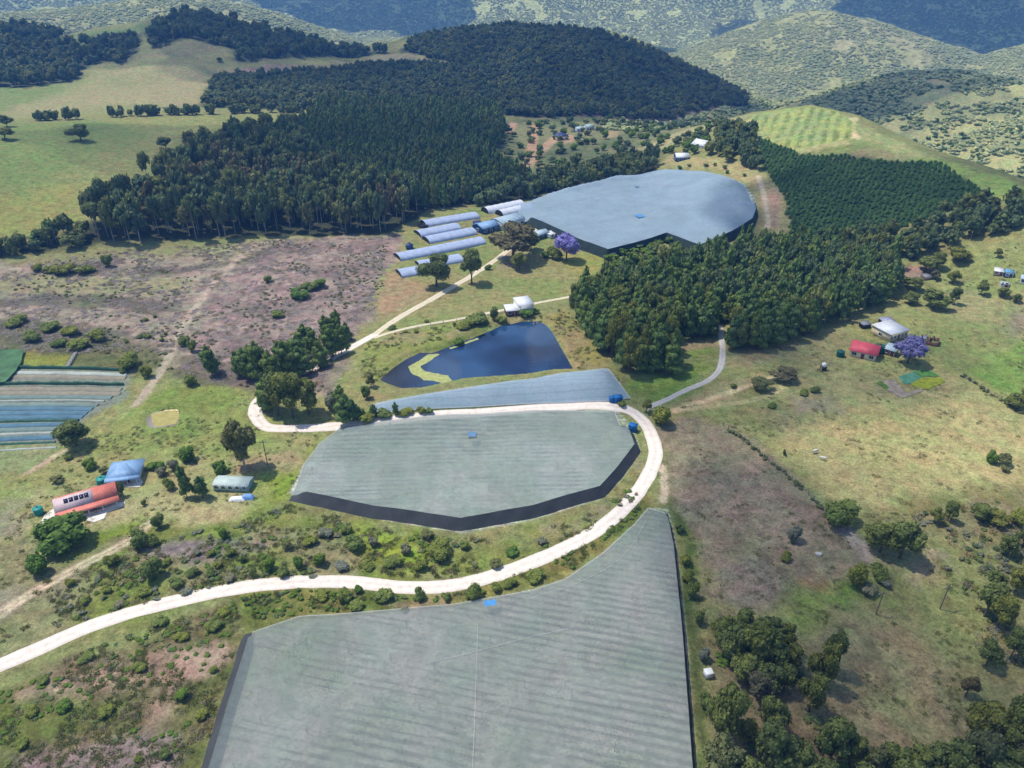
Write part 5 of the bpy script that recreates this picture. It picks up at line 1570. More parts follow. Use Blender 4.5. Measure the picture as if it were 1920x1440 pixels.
hs = polar_fill(0.12, 0.70, 620, 1140, 3.6, rw)
keepz = fbm(hs[:, 0], hs[:, 1], 46, 5, 41)
pw = np.vstack([P2([(1404, 225), (1408, 214), (1520, 199), (1605, 220), (1760, 294), (1920, 346)])])
hs = hs[(keepz > 0.36)]
out_ = np.ones(len(hs), bool)
for poly in (HILL_PX, PLANT_PX):
    out_ &= sdist(hs[:, 0], hs[:, 1], P2(poly)) > 2
hs = hs[out_]
mass('slope_bush', 'pale green bush over the far right slopes', hs, 3.2, 4.6, ['mass_scrub', 'mass_scrub', 'mass_scrub', 'mass_scrub', 'mass_green'], rw, 0.6)
hm_ = polar_fill(-0.62, 0.66, 1350, 2900, 5.2, rw)
hm_ = hm_[fbm(hm_[:, 0], hm_[:, 1], 46, 5, 41) > 0.33]
mass('mountain_bush', 'bush over the mountain sides', hm_, 3.6, 6.4, ['mass_scrub'], rw, 1.2)
# undergrowth: tufts and low scrub that roughen the open ground
def tufts(name, label, px_poly, step, h, w, keys, cut=0.5, seed=0, sc=10):
    w_ = P2(px_poly); a0, a1 = w_.min(0), w_.max(0)
    p = a0 + (a1 - a0) * rw.random((int((a1 - a0).prod() / step ** 2 * 1.15), 2))
    p = p[sdist(p[:, 0], p[:, 1], w_) < 0]
    p = p[fbm(p[:, 0], p[:, 1], sc, 3, 130 + seed) > cut]
    mass(name, label, p, h, w, keys, rw, h * 0.15)


SC1 = [(0, 1120), (300, 1010), (480, 970), (545, 945), (700, 985), (870, 1010), (1010, 995), (1120, 960), (1180, 915), (1200, 930), (1110, 990), (940, 1060), (850, 1084), (660, 1078), (450, 1088), (180, 1156), (0, 1210)]
SC2 = [(-60, 1320), (60, 1262), (300, 1167), (440, 1132), (455, 1170), (375, 1440), (-60, 1480)]
SC3 = [(455, 1118), (560, 1106), (760, 1118), (860, 1114), (1040, 1054), (1180, 966), (1216, 930), (1190, 972), (1060, 1076), (850, 1124), (560, 1150), (466, 1164)]
tufts('undergrowth', 'low undergrowth on the slope below the middle net', SC1, 2.6, 0.7, 1.5, ['mass_green', 'mass_bush', 'mass_sage'], 0.56, 1)
tufts('rough_grass', 'rough grass on the slope below the middle net', SC1, 1.2, 0.5, 1.2, ['tuft_green', 'tuft_green', 'tuft_straw'], 0.5, 11, 5)
tufts('undergrowth', 'low undergrowth in the near left corner', SC2, 2.2, 0.45, 1.1, ['mass_green', 'mass_bush', 'mass_green'], 0.56, 2)
tufts('rough_grass', 'rough grass in the near left corner', SC2, 1.0, 0.4, 1.1, ['tuft_green', 'tuft_green', 'tuft_straw'], 0.5, 12, 6)
tufts('undergrowth', 'low undergrowth between gravel road and foreground net', SC3, 1.5, 0.7, 1.2, ['mass_green', 'mass_bush', 'mass_green'], 0.48, 3)
tufts('rough_grass', 'rough grass between gravel road and foreground net', SC3, 1.1, 0.5, 1.1, ['tuft_green'], 0.42, 13, 5)
tufts('undergrowth', 'scrub on the rough ground at the right edge', [(1700, 965), (1920, 930), (2000, 960), (2000, 1260), (1860, 1240), (1820, 1130), (1760, 1050)], 1.9, 0.9, 1.6, ['mass_sage', 'mass_bush', 'tuft_straw', 'tuft_green'], 0.44, 4)
FELL = [(0, 500), (200, 472), (500, 450), (730, 444), (718, 540), (696, 606), (640, 652), (600, 740), (440, 722), (320, 696), (180, 664), (0, 656)]
tufts('brushwood', 'dark brushwood and regrowth over the felled land', FELL, 3.0, 0.6, 1.3, ['mass_bush', 'mass_sage', 'mass_brown', 'tuft_dark'], 0.54, 5, 14)
tufts('branch_litter', 'pale branch litter over the felled land', FELL, 2.2, 0.6, 2.0, ['sticks', 'sticks', 'tuft_straw'], 0.46, 15, 9)
tufts('undergrowth', 'undergrowth under the front wood', [(1340, 1160), (1420, 1180), (1500, 1260), (1560, 1400), (1900, 1420), (1950, 1520), (1330, 1560)], 1.7, 0.9, 1.8, ['mass_bush', 'mass_bush', 'mass_green', 'tuft_dark'], 0.45, 6)
tufts('grass_tufts', 'grass tufts on the brown paddock', [(1250, 805), (1350, 805), (1440, 872), (1530, 950), (1630, 1050), (1480, 1126), (1340, 1130), (1300, 1040)], 1.8, 0.3, 1.0, ['tuft_straw', 'tuft_straw', 'tuft_green'], 0.56, 7, 6)
tufts('grass_tufts', 'grass tufts over the lower right meadow', [(1290, 1000), (1330, 1150), (1640, 1060), (1560, 950), (1700, 965), (1860, 1180), (1820, 1320), (1900, 1400), (1340, 1440)], 1.8, 0.3, 1.0, ['tuft_green', 'tuft_green', 'tuft_straw'], 0.52, 8, 7)
tufts('grass_tufts', 'grass tufts over the left house meadow', [(0, 915), (120, 850), (250, 770), (330, 726), (470, 740), (600, 815), (540, 930), (300, 985), (0, 1110)], 2.0, 0.3, 1.0, ['tuft_green', 'tuft_green', 'tuft_straw'], 0.55, 9, 7)
tufts('grass_tufts', 'grass tufts over the right pasture', [(1262, 762), (1440, 690), (1580, 612), (1700, 540), (1920, 450), (2000, 900), (1620, 960), (1440, 868), (1356, 798)], 2.8, 0.3, 1.2, ['tuft_green', 'tuft_straw'], 0.60, 10, 9)
tufts('grass_tufts', 'rough grass round the lake and yard', [(690, 640), (745, 625), (960, 592), (1062, 582), (1170, 720), (1080, 690), (1030, 606), (940, 606), (800, 655), (705, 715), (725, 740), (690, 752), (668, 720)], 2.0, 0.5, 1.3, ['tuft_green', 'tuft_straw', 'tuft_green', 'tuft_dark'], 0.5, 14, 7)
# ------------------------------------------------------------------ buildings
def mat_roof(name, rgb, ribs=5.0, rough=0.45, var=0.25):
    """corrugated sheeting: ribs run down the slope (UV v), streaks of weather"""
    N = Nodes(name)
    uv = N.n('ShaderNodeUVMap')
    tc = N.n('ShaderNodeTexCoord')
    w = N.n('ShaderNodeTexWave'); w.bands_direction = 'X'; w.inputs['Scale'].default_value = ribs; N.l(uv.outputs['UV'], w.inputs['Vector'])
    a = noise_node(N, 0.5, 5, tc.outputs['Object'])
    r = ramp(N, a.outputs['Fac'], [(0.3, 1 - var), (0.7, 1.08)])
    rb = ramp(N, w.outputs['Fac'], [(0.0, 0.82), (0.4, 1.0)])
    c = mulc(N, tuple(rgb), r.outputs['Color']); c = mulc(N, c, rb.outputs['Color'])
    N.l(c, N.b.inputs['Base Color']); N.b.inputs['Roughness'].default_value = rough; N.b.inputs['Specular IOR Level'].default_value = 0.4
    bp = N.n('ShaderNodeBump'); bp.inputs['Strength'].default_value = 0.7; bp.inputs['Distance'].default_value = 0.06
    N.l(w.outputs['Fac'], bp.inputs['Height']); N.l(bp.outputs['Normal'], N.b.inputs['Normal'])
    return N.m


M = {
    'red': mat_roof('red_roof', alb(222, 92, 104), 1.0), 'orange': mat_roof('coral_roof', alb(246, 142, 120), 1.0), 'white': mat_roof('white_roof', (0.78, 0.79, 0.80), 1.0, 0.4, 0.12),
    'blue': mat_roof('pale_blue_roof', alb(150, 188, 226), 1.0), 'pale': mat_roof('pale_blue_grey_roof', alb(190, 212, 222), 1.0), 'teal': mat_roof('teal_roof', alb(120, 180, 206), 1.0),
    'navy': mat_roof('dark_blue_roof', alb(60, 76, 124), 1.0), 'grey': mat_roof('grey_roof', alb(150, 150, 158), 1.0),
    'cream': mat_plain('cream_wall', alb(236, 220, 182), 0.85, 0.12), 'wwall': mat_plain('white_wall', (0.78, 0.77, 0.74), 0.8, 0.1), 'brownwall': mat_plain('brown_wall', alb(116, 86, 80), 0.9, 0.3),
    'glass': mat_plain('window_glass', (0.02, 0.03, 0.04), 0.08, 0.1, 1.0, 0, 6, 0.5), 'frame': mat_plain('window_frame', (0.7, 0.7, 0.68), 0.5, 0.1), 'doorred': mat_plain('maroon_door', alb(128, 70, 70), 0.6, 0.2),
    'conc': mat_plain('pale_concrete', (0.72, 0.68, 0.60), 0.9, 0.2, 0.5), 'green_tank': mat_plain('green_tank', alb(40, 150, 140), 0.5, 0.15), 'dgreen_tank': mat_plain('dark_green_tank', alb(30, 96, 84), 0.5, 0.15),
    'white_tank': mat_plain('white_plastic', (0.75, 0.76, 0.76), 0.5, 0.1), 'timber': mat_plain('weathered_timber', (0.22, 0.17, 0.13), 0.9, 0.4, 2.0), 'panel': mat_plain('solar_cell', (0.012, 0.014, 0.045), 0.15, 0.2, 3.0, 0, 6, 0.5),
    'brick': mat_plain('red_brown_brick', alb(132, 92, 78), 0.9, 0.4, 1.5), 'black': mat_plain('black_plastic', (0.015, 0.015, 0.018), 0.5, 0.2), 'bluewall': mat_plain('blue_wall', alb(46, 88, 130), 0.8, 0.2),
    'rock': mat_plain('pale_stone', (0.5, 0.48, 0.45), 0.95, 0.3, 1.0),
}


def slab_roof(quads, thick, uvs, name, mat, parent):
    """sheets of roof given by their four upper corners (eave a, eave b, ridge b, ridge a)"""
    m = MB(); U = []
    for q in quads:
        q = np.asarray(q, float)
        nrm = np.cross(q[1] - q[0], q[3] - q[0]); nrm /= np.linalg.norm(nrm)
        if nrm[2] < 0:
            nrm = -nrm
        v = np.vstack([q, q - nrm * thick])
        m.add(v, [(0, 1, 2, 3), (7, 6, 5, 4), (0, 4, 5, 1), (1, 5, 6, 2), (2, 6, 7, 3), (3, 7, 4, 0)])
        e = (q[1] - q[0]) / (np.linalg.norm(q[1] - q[0]) + 1e-9); s = np.cross(nrm, e)
        loc = np.column_stack([(q - q[0]) @ e, (q - q[0]) @ s]); U.append(np.vstack([loc, loc]))
    me = m.mesh(name, mat)
    uv = me.uv_layers.new(name='UVMap'); vi = np.empty(len(me.loops), np.int32); me.loops.foreach_get('vertex_index', vi)
    uv.data.foreach_set('uv', np.vstack(U)[vi].astype(np.float32).ravel())
    return add_obj(name, me, parent)


def opening(root, name, mat, x, y, z, w, h, axis, sub='pane', frame=None):
    """a framed window or a door set on a wall; axis is the outward wall normal ('x-', 'y-', ...)"""
    s = 1 if axis[1] == '+' else -1
    t = 0.12
    m = MB(); g = MB()
    def put(mb, cu, cz, wu, wz, off, th):
        if axis[0] == 'y':
            mb.box((x + cu, y + s * off, z + cz), (wu, th, wz))
        else:
            mb.box((x + s * off, y + cu, z + cz), (th, wu, wz))
    put(m, -w / 2 - t / 2, h / 2, t, h + 2 * t, 0.05, 0.12); put(m, w / 2 + t / 2, h / 2, t, h + 2 * t, 0.05, 0.12)
    put(m, 0, -t / 2, w, t, 0.07, 0.16); put(m, 0, h + t / 2, w, t, 0.05, 0.12)
    if name == 'window':
        put(m, 0, h / 2, 0.06, h, 0.04, 0.06)
    o = m.build(name, frame or M['frame'], root)
    put(g, 0, h / 2, w, h, 0.02, 0.03)
    g.build('pane' if name == 'window' else 'leaf', mat, o)
    return o


def house(name, cat, label, a, b, depth, wall_h, roof, roof_mat, wall_mat, ridge=1.4, over=0.45, wins=3, door=True, porch_d=0.0, side_wins=1, group=None, hipf=0.0, door_mat=None, back=True):
    """a, b: photograph pixels of the foot of the wall that faces the camera; depth away from the camera"""
    q = un([a[0], b[0]], [a[1], b[1]])
    d = q[1, :2] - q[0, :2]; L = float(np.linalg.norm(d)); yaw = math.atan2(d[1], d[0])
    mid = (q[0, :2] + q[1, :2]) / 2; nrm = np.array([-math.sin(yaw), math.cos(yaw)])
    c = mid + nrm * depth / 2
    z = float(min(hgt(*q[0, :2]), hgt(*q[1, :2]), hgt(*(mid + nrm * depth))))
    root = empty(name, (c[0], c[1], z), label, cat, group, yaw)
    x, y = L / 2, depth / 2
    base = -0.6
    if roof == 'gable':
        m = MB(); m.prism([(-y, base), (y, base), (y, wall_h), (0, wall_h + ridge), (-y, wall_h)], -x, x); m.build('wall', wall_mat, root)
        s = ridge / y
        ey = y + over; ez = wall_h - s * over + 0.06; rz = wall_h + ridge + 0.06
        slab_roof([[(-x - over, -ey, ez), (x + over, -ey, ez), (x + over, 0, rz), (-x - over, 0, rz)], [(x + over, ey, ez), (-x - over, ey, ez), (-x - over, 0, rz), (x + over, 0, rz)]], 0.10, None, 'roof', roof_mat, root)
    elif roof == 'hip':
        m = MB(); m.box((0, 0, (wall_h + base) / 2), (L, depth, wall_h - base)); m.build('wall', wall_mat, root)
        k = hipf or min(x, y) * 0.9; X, Y = x + over, y + over; ez = wall_h - 0.1; rz = wall_h + ridge
        slab_roof([[(-X, -Y, ez), (X, -Y, ez), (X - k - over, 0, rz), (-X + k + over, 0, rz)], [(X, Y, ez), (-X, Y, ez), (-X + k + over, 0, rz), (X - k - over, 0, rz)],
                   [(-X, Y, ez), (-X, -Y, ez), (-X + k + over, 0, rz), (-X + k + over, 0, rz)], [(X, -Y, ez), (X, Y, ez), (X - k - over, 0, rz), (X - k - over, 0, rz)]], 0.10, None, 'roof', roof_mat, root)
    elif roof == 'mono':
        m = MB(); m.prism([(-y, base), (y, base), (y, wall_h + ridge), (-y, wall_h)], -x, x); m.build('wall', wall_mat, root)
        s = ridge / depth
        slab_roof([[(-x - over, -y - over, wall_h - s * over + 0.05), (x + over, -y - over, wall_h - s * over + 0.05), (x + over, y + over, wall_h + ridge + s * over + 0.05), (-x - over, y + over, wall_h + ridge + s * over + 0.05)]], 0.10, None, 'roof', roof_mat, root)
    elif roof == 'curve':
        pr = [(math.cos(t) * (y + 0.1), wall_h + math.sin(t) * ridge) for t in np.linspace(math.pi, 0, 11)]
        m = MB(); m.prism([(-y, base), (y, base)] + [(a_ * 0.985, b_ - 0.05) for a_, b_ in pr[::-1]], -x, x); m.build('wall', wall_mat, root)
        quads = []
        for (p0, p1) in zip(pr[:-1], pr[1:]):
            quads.append([(-x - over, p0[0], p0[1]), (x + over, p0[0], p0[1]), (x + over, p1[0], p1[1]), (-x - over, p1[0], p1[1])])
        slab_roof(quads, 0.05, None, 'roof', roof_mat, root)
    for i in range(wins):
        u = -x + L * (i + 0.5) / wins
        if door and i == wins // 2:
            opening(root, 'door', door_mat or M['doorred'], u, -y, 0.05, 1.1, 2.05, 'y-')
        else:
            opening(root, 'window', M['glass'], u, -y, 0.95, min(1.5, L / wins * 0.5), 1.1, 'y-')
    for i in range(side_wins):
        u = -y + depth * (i + 0.5) / side_wins
        opening(root, 'window', M['glass'], -x, u, 0.95, min(1.3, depth / side_wins * 0.45), 1.1, 'x-')
    if porch_d:
        m = MB()
        n = max(3, int(L / 3))
        for i in range(n + 1):
            m.tube([(-x + 0.2 + (L - 0.4) * i / n, -y - porch_d + 0.1, base), (-x + 0.2 + (L - 0.4) * i / n, -y - porch_d + 0.1, wall_h - 0.45)], 0.09, 6)
        m.build('porch_posts', M['wwall'], root)
        slab_roof([[(-x - over, -y - porch_d - 0.2, wall_h - 0.45), (x + over, -y - porch_d - 0.2, wall_h - 0.45), (x + over, -y - over - 0.02, wall_h - 0.02), (-x - over, -y - over - 0.02, wall_h - 0.02)]], 0.08, None, 'porch_roof', roof_mat, root)
        MB().box((0, -y - porch_d / 2, -0.16), (L, porch_d + 0.6, 0.6)).build('porch_floor', M['conc'], root)
    return root, L


def tank(label, px, py, r, h, mat, group='rainwater tanks'):
    q = un([px], [py])[0]
    root = empty('water_tank', tuple(q), label, 'water tank', group)
    prof = [(0.01, -0.3), (r, -0.3)]
    for k in range(9):
        z = h * k / 8; prof += [(r, z - 0.02), (r * 1.025, z + h / 32), (r, z + h / 16)]
    prof += [(r, h), (r * 0.94, h + 0.08), (r * 0.25, h + 0.3 * r), (0.01, h + 0.3 * r)]
    MB().lathe(prof, 20).build('tank_body', mat, root, True)
    MB().lathe([(0.01, h + 0.3 * r + 0.12), (r * 0.22, h + 0.3 * r + 0.10), (r * 0.24, h + 0.3 * r - 0.05)], 14).build('tank_lid', M['black'], root, True)
    MB().tube([(r * 0.99, 0, 0.15), (r + 0.3, 0, 0.15), (r + 0.35, 0, -0.2)], 0.05, 6).build('outlet_pipe', M['black'], root)
    return root


# --- left farm
hr, HL = house('farmhouse', 'house', 'long coral roofed house with solar panels and white porch on the left', (112, 973), (222, 942), 6.2, 2.5, 'gable', M['orange'], M['wwall'], 1.7, 0.5, 6, True, 2.2, 2)
yl = 6.2 / 2
for i in range(5):
    s = 1.7 / yl
    cx = -HL / 2 + 2.3 + i * 1.15; cy = -1.25; cz = 2.5 + 1.7 + 0.06 - s * 1.25 + 0.09
    m = MB(); m.box((0, 0, 0), (0.95, 1.2, 0.05), 0, 0.0)
    me_ = m.mesh('solar_panel', M['panel'])
    o_ = add_obj('solar_panel', me_, hr); o_.location = (cx, cy, cz); o_.rotation_euler = (math.atan(s), 0, 0)
# paler old sheets at the left end of that roof
s = 1.7 / yl
slab_roof([[(-HL / 2 - 0.48, -yl - 0.45, 2.5 - s * 0.45 + 0.075), (-HL / 2 + 8.3, -yl - 0.45, 2.5 - s * 0.45 + 0.075), (-HL / 2 + 8.3, -0.02, 2.5 + 1.7 + 0.075), (-HL / 2 - 0.48, -0.02, 2.5 + 1.7 + 0.075)]], 0.012, None, 'faded_roof_sheet',
          mat_roof('faded_pink_roof', alb(232, 206, 204), 1.0), hr)
house('cottage', 'house', 'small house with a pale blue roof behind the coral roofed house', (206, 908), (262, 902), 6.5, 2.5, 'hip', M['blue'], M['wwall'], 1.5, 0.6, 4, True, 1.6, 1)
tank('turquoise water tank beside the pale blue roofed cottage', 193, 908, 1.25, 1.9, M['green_tank'])
tank('turquoise water tank at the left end of the coral roofed house', 74, 963, 1.1, 1.7, M['green_tank'])
pav = P2([(84, 966), (120, 940), (140, 960), (235, 940), (232, 950), (200, 962), (196, 972), (176, 980), (150, 974), (118, 982), (84, 990), (76, 980)])
flat_poly('terrace', pav, lambda x, y: hgt(x, y) + 0.10, M['conc'], 0.3, 1.0, label='white paved terrace round the coral roofed house', category='terrace')
flat_poly('terrace', P2([(222, 900), (262, 896), (268, 905), (262, 913), (232, 914)]), lambda x, y: hgt(x, y) + 0.10, M['conc'], 0.3, 1.0, label='white paved terrace in front of the pale blue roofed cottage', category='terrace')
ls, LL = house('long_shed', 'shed', 'long low shed with pale ridged roof and green net front', (401, 921), (466, 923), 4.2, 1.9, 'gable', mat_roof('pale_green_roof', alb(206, 222, 214), 1.0, 0.6), mat_plain('green_net_wall', alb(150, 176, 160), 0.9, 0.2), 0.5, 0.2, 5, False, 0, 0)
q = un([464], [934])[0]
e = empty('tarpaulin_heap', tuple(q), 'blue and white tarpaulin heap at the right end of the long shed', 'tarpaulin')
def heap(r, sx, sy, h, seed):
    X, Y = np.meshgrid(np.linspace(-1, 1, 13), np.linspace(-1, 1, 11))
    zz = h * np.clip(1 - X ** 4, 0, 1) * np.clip(1 - Y ** 4, 0, 1) * (0.55 + 0.6 * fbm(X * 3 + seed, Y * 3, 1, 2, seed)) - 0.05
    i = np.arange(143).reshape(11, 13)
    m = MB().add(np.column_stack([X.ravel() * sx, Y.ravel() * sy, zz.ravel()]), np.stack([i[:-1, :-1], i[:-1, 1:], i[1:, 1:], i[1:, :-1]], -1).reshape(-1, 4))
    return m
heap(rng, 1.8, 1.0, 1.3, 3).build('blue_sheet', mat_plain('faded_blue_tarpaulin', alb(128, 170, 220), 0.6, 0.2), e, True)
o_ = heap(rng, 2.2, 0.9, 0.9, 8).build('white_sheet', M['white_tank'], e, True); o_.location = (-2.4, -0.5, 0)

# --- right farm
house('farmhouse', 'house', 'cream walled house with a bright red roof right of the plantation', (1592, 668), (1640, 678), 8.0, 2.8, 'gable', M['red'], M['cream'], 1.9, 0.5, 3, True, 0, 2)
house('long_barn', 'barn', 'cream barn with a flat white roof and maroon doors behind the red roofed house', (1666, 642), (1700, 632), 8.0, 3.2, 'mono', M['white'], M['cream'], 0.4, 0.4, 5, True, 0, 1)
house('garden_shed', 'shed', 'shed with a long pale blue roof between red roofed house and lilac tree', (1656, 664), (1676, 670), 3.6, 2.3, 'mono', M['pale'], M['timber'], 0.7, 0.3, 2, True, 0, 0)
tank('dark green water tank between the red roofed house and the blue shed', 1648, 660, 1.7, 2.4, M['dgreen_tank'])
tank('dark green water tank at the left end of the red roofed house', 1575, 668, 1.3, 1.9, M['dgreen_tank'])
house('lean_to', 'shed', 'low open shed with a small grey roof left of the cream barn', (1617, 617), (1632, 615), 2.4, 1.6, 'mono', M['grey'], M['black'], 0.3, 0.2, 0, False, 0, 0)
house('tin_shed', 'shed', 'small lilac grey shed standing right behind the cream barn', (1656, 614), (1676, 611), 3.2, 2.0, 'mono', mat_roof('lilac_roof', alb(176, 176, 206), 1.0), M['black'], 0.4, 0.2, 0, False, 0, 0)


def ruin(label, a, b, depth, h):
    q = un([a[0], b[0]], [a[1], b[1]]); d = q[1, :2] - q[0, :2]; L = float(np.linalg.norm(d)); yaw = math.atan2(d[1], d[0])
    root = empty('stable_ruin', tuple(q[0]), label, 'ruin', None, yaw)
    m = MB()
    for (x0, x1, y) in ((0, L * 0.62, 0), (L * 0.74, L, 0), (0, L * 0.4, depth), (L * 0.5, L, depth)):
        for k in range(int((x1 - x0) / 0.8) + 1):
            hh = h * (0.6 + 0.4 * rng.random()); m.box((x0 + 0.4 + k * 0.8, y, hh / 2 - 0.2), (0.8, 0.3, hh + 0.4))
    for x in (0.05, L * 0.5, L + 0.3):
        m.box((x, depth / 2, h * 0.4), (0.3, depth - 0.35, h * 0.9 + 0.4))
    m.build('wall', M['brick'], root)
    b = MB()
    for k in range(5):
        b.box((L * (0.1 + 0.2 * k), depth / 2, h + 0.1), (0.14, depth + 0.6, 0.14))
    b.build('beams', M['timber'], root)
    slab_roof([[(L * 0.1, -0.2, h + 0.2), (L * 0.35, -0.2, h + 0.2), (L * 0.35, depth * 0.6, h + 0.35), (L * 0.1, depth * 0.6, h + 0.35)]], 0.05, None, 'loose_roof_sheet', M['grey'], root)
ruin('roofless brown brick stable behind the lilac tree on the right', (1724, 644), (1756, 650), 4.5, 2.0)
q = un([1543], [694])[0]
e = empty('tank_stand', tuple(q), 'small white tank on a dark timber stand left of the red roofed house', 'tank stand')
m = MB()
for i in (-0.7, 0.7):
    for j in (-0.7, 0.7):
        m.box((i, j, 0.6), (0.16, 0.16, 1.4))
m.box((0, 0, 1.35), (1.7, 1.7, 0.12)); m.box((0, -0.7, 0.7), (1.4, 0.08, 0.9)); m.build('stand', M['black'], e)
MB().lathe([(0.01, 1.4), (0.75, 1.4), (0.77, 2.0), (0.75, 2.5), (0.3, 2.8), (0.01, 2.8)], 16).build('tank_body', M['white_tank'], e, True)
# vegetable garden beds
for poly, col, lab in (([(1684, 706), (1712, 697), (1728, 708), (1706, 720), (1694, 720)], (84, 140, 112), 'blue green square bed in the vegetable garden of the right farm'),
                       ([(1712, 697), (1742, 694), (1762, 706), (1730, 708)], (84, 132, 62), 'dark green bed at the back of the right vegetable garden'),
                       ([(1706, 720), (1728, 709), (1762, 708), (1772, 716), (1740, 730), (1720, 732)], (146, 156, 40), 'yellow green bed at the right of the vegetable garden'),
                       ([(1642, 718), (1652, 715), (1668, 727), (1662, 732)], (96, 126, 48), 'small dark green bed left of the vegetable garden'),
                       ([(1654, 714), (1676, 712), (1700, 738), (1728, 726), (1728, 734), (1690, 748), (1660, 730)], (164, 150, 130), 'bare pale bed at the front of the vegetable garden')):
    w_ = P2(poly)
    flat_poly('garden_bed', w_, lambda x, y: hgt(x, y) + 0.12 + 0.15 * (fbm(x, y, 1.2, 2, 5) - 0.4), mat_plain('bed_' + str(col[0]), alb(*col), 0.95, 0.5, 0.7, 0.2, 2.0), 0.3, 0.7, label=lab, category='garden bed', group='beds of the right vegetable garden')
# sheds at the far right edge
house('hut', 'hut', 'small white roofed hut at the far right edge beyond the pasture', (1862, 517), (1880, 518), 3.6, 2.1, 'mono', M['white'], M['timber'], 0.4, 0.2, 2, True, 0, 0)
house('hut', 'hut', 'bright blue hut beside the white roofed hut at the far right', (1882, 521), (1898, 521), 4.0, 2.3, 'curve', M['teal'], M['bluewall'], 0.8, 0.2, 2, True, 0, 0)
house('hut', 'hut', 'low pale blue hut in front of the bright blue hut', (1874, 538), (1890, 539), 2.6, 1.5, 'gable', M['pale'], M['wwall'], 0.5, 0.2, 2, True, 0, 0)
house('hut', 'hut', 'pale lilac hut half cut by the right picture edge', (1911, 532), (1930, 534), 4.5, 2.3, 'gable', M['pale'], M['wwall'], 0.9, 0.3, 2, True, 0, 1)
house('hut', 'hut', 'low grey hut on the right slope between dark bushes', (1732, 526), (1748, 524), 3.0, 1.5, 'mono', M['grey'], M['timber'], 0.3, 0.2, 0, False, 0, 0)

# --- pump house by the lake
house('lake_house', 'house', 'white two part house between the lane and the lake', (974, 592), (1000, 588), 6.5, 4.2, 'mono', M['white'], M['wwall'], 0.6, 0.3, 3, False, 0, 2)
house('boat_shed', 'shed', 'white roofed shed with brown walls joined to the white lake house', (950, 594), (974, 592), 5.0, 2.4, 'mono', M['white'], M['brownwall'], 0.4, 0.25, 2, True, 0, 0)

# --- sheds by the far net
house('packing_shed', 'shed', 'pale blue round roofed shed behind the huge brownish gum', (942, 432), (984, 420), 9.5, 2.8, 'curve', M['pale'], M['wwall'], 2.0, 0.3, 4, True, 0, 0)
house('packing_shed', 'shed', 'shed with a sky blue roof left of the huge brownish gum', (906, 440), (936, 432), 9.0, 3.0, 'gable', M['blue'], M['bluewall'], 1.6, 0.4, 3, True, 0, 1)
house('store', 'shed', 'small dark blue store left of the sky blue roofed shed', (893, 430), (906, 428), 5.0, 2.4, 'mono', M['navy'], M['bluewall'], 0.5, 0.2, 2, True, 0, 0)
house('store', 'shed', 'white roofed store with blue walls beside the lilac tree by the far net', (1006, 452), (1030, 444), 6.0, 2.6, 'gable', M['pale'], M['bluewall'], 1.0, 0.3, 3, True, 0, 1)
house('carport', 'shed', 'small white carport between the far net and the lilac tree', (1032, 448), (1046, 444), 4.0, 2.0, 'mono', M['white'], M['wwall'], 0.4, 0.2, 2, False, 0, 0)


# --- shade tunnels
T_NET = mat_roof('tunnel_shade_cloth', alb(176, 190, 216), 0.35, 0.8, 0.2)
T_WHITE = mat_roof('tunnel_white_film', (0.66, 0.68, 0.72), 0.4, 0.4, 0.1)


def tunnel(label, a, b, wid, hgt_, mat, group, dark_end=M['black']):
    """a, b: the feet of the tunnel's near long side"""
    q = un([a[0], b[0]], [a[1], b[1]]); d = q[1, :2] - q[0, :2]; L = float(np.linalg.norm(d)); yaw = math.atan2(d[1], d[0])
    nrm = np.array([-math.sin(yaw), math.cos(yaw)]); c = (q[0, :2] + q[1, :2]) / 2 + nrm * wid / 2
    z = float(min(hgt(*q[0, :2]), hgt(*q[1, :2])))
    root = empty('tunnel', (c[0], c[1], z), label, 'tunnel', group, yaw)
    n = max(8, int(L / 2)); xs = np.linspace(-L / 2, L / 2, n + 1); an = np.linspace(0, math.pi, 13)
    sag = 1 - 0.03 * (np.arange(n + 1) % 2)
    V = np.stack([np.column_stack([np.full(13, x), -np.cos(an) * wid / 2 * s_, np.sin(an) ** 0.8 * hgt_ * s_ - 0.2]) for x, s_ in zip(xs, sag)])
    idx = np.arange((n + 1) * 13).reshape(n + 1, 13)
    m = MB().add(V.reshape(-1, 3), np.stack([idx[:-1, :-1], idx[1:, :-1], idx[1:, 1:], idx[:-1, 1:]], -1).reshape(-1, 4))
    me = m.mesh('cover', mat, True)
    uv = me.uv_layers.new(name='UVMap'); vi = np.empty(len(me.loops), np.int32); me.loops.foreach_get('vertex_index', vi)
    uv.data.foreach_set('uv', np.column_stack([np.repeat(xs, 13), np.tile(an, n + 1)])[vi].astype(np.float32).ravel())
    add_obj('cover', me, root)
    for s_ in (-1, 1):
        w = MB(); p = np.column_stack([np.full(13, s_ * (L / 2 - 0.05)), -np.cos(an) * wid / 2 * 0.98, np.sin(an) ** 0.8 * hgt_ * 0.98 - 0.2])
        w.add(np.vstack([p, [[s_ * (L / 2 - 0.05), 0, -0.2]]]), [(i, i + 1, 13) for i in range(12)]); w.build('end_wall', dark_end, root)
    h = MB()
    for x in xs[::2]:
        h.tube(np.column_stack([np.full(13, x), -np.cos(an) * (wid / 2 + 0.03), np.sin(an) ** 0.8 * (hgt_ + 0.03) - 0.2]), 0.04, 4)
    h.build('hoops', GALV, root)


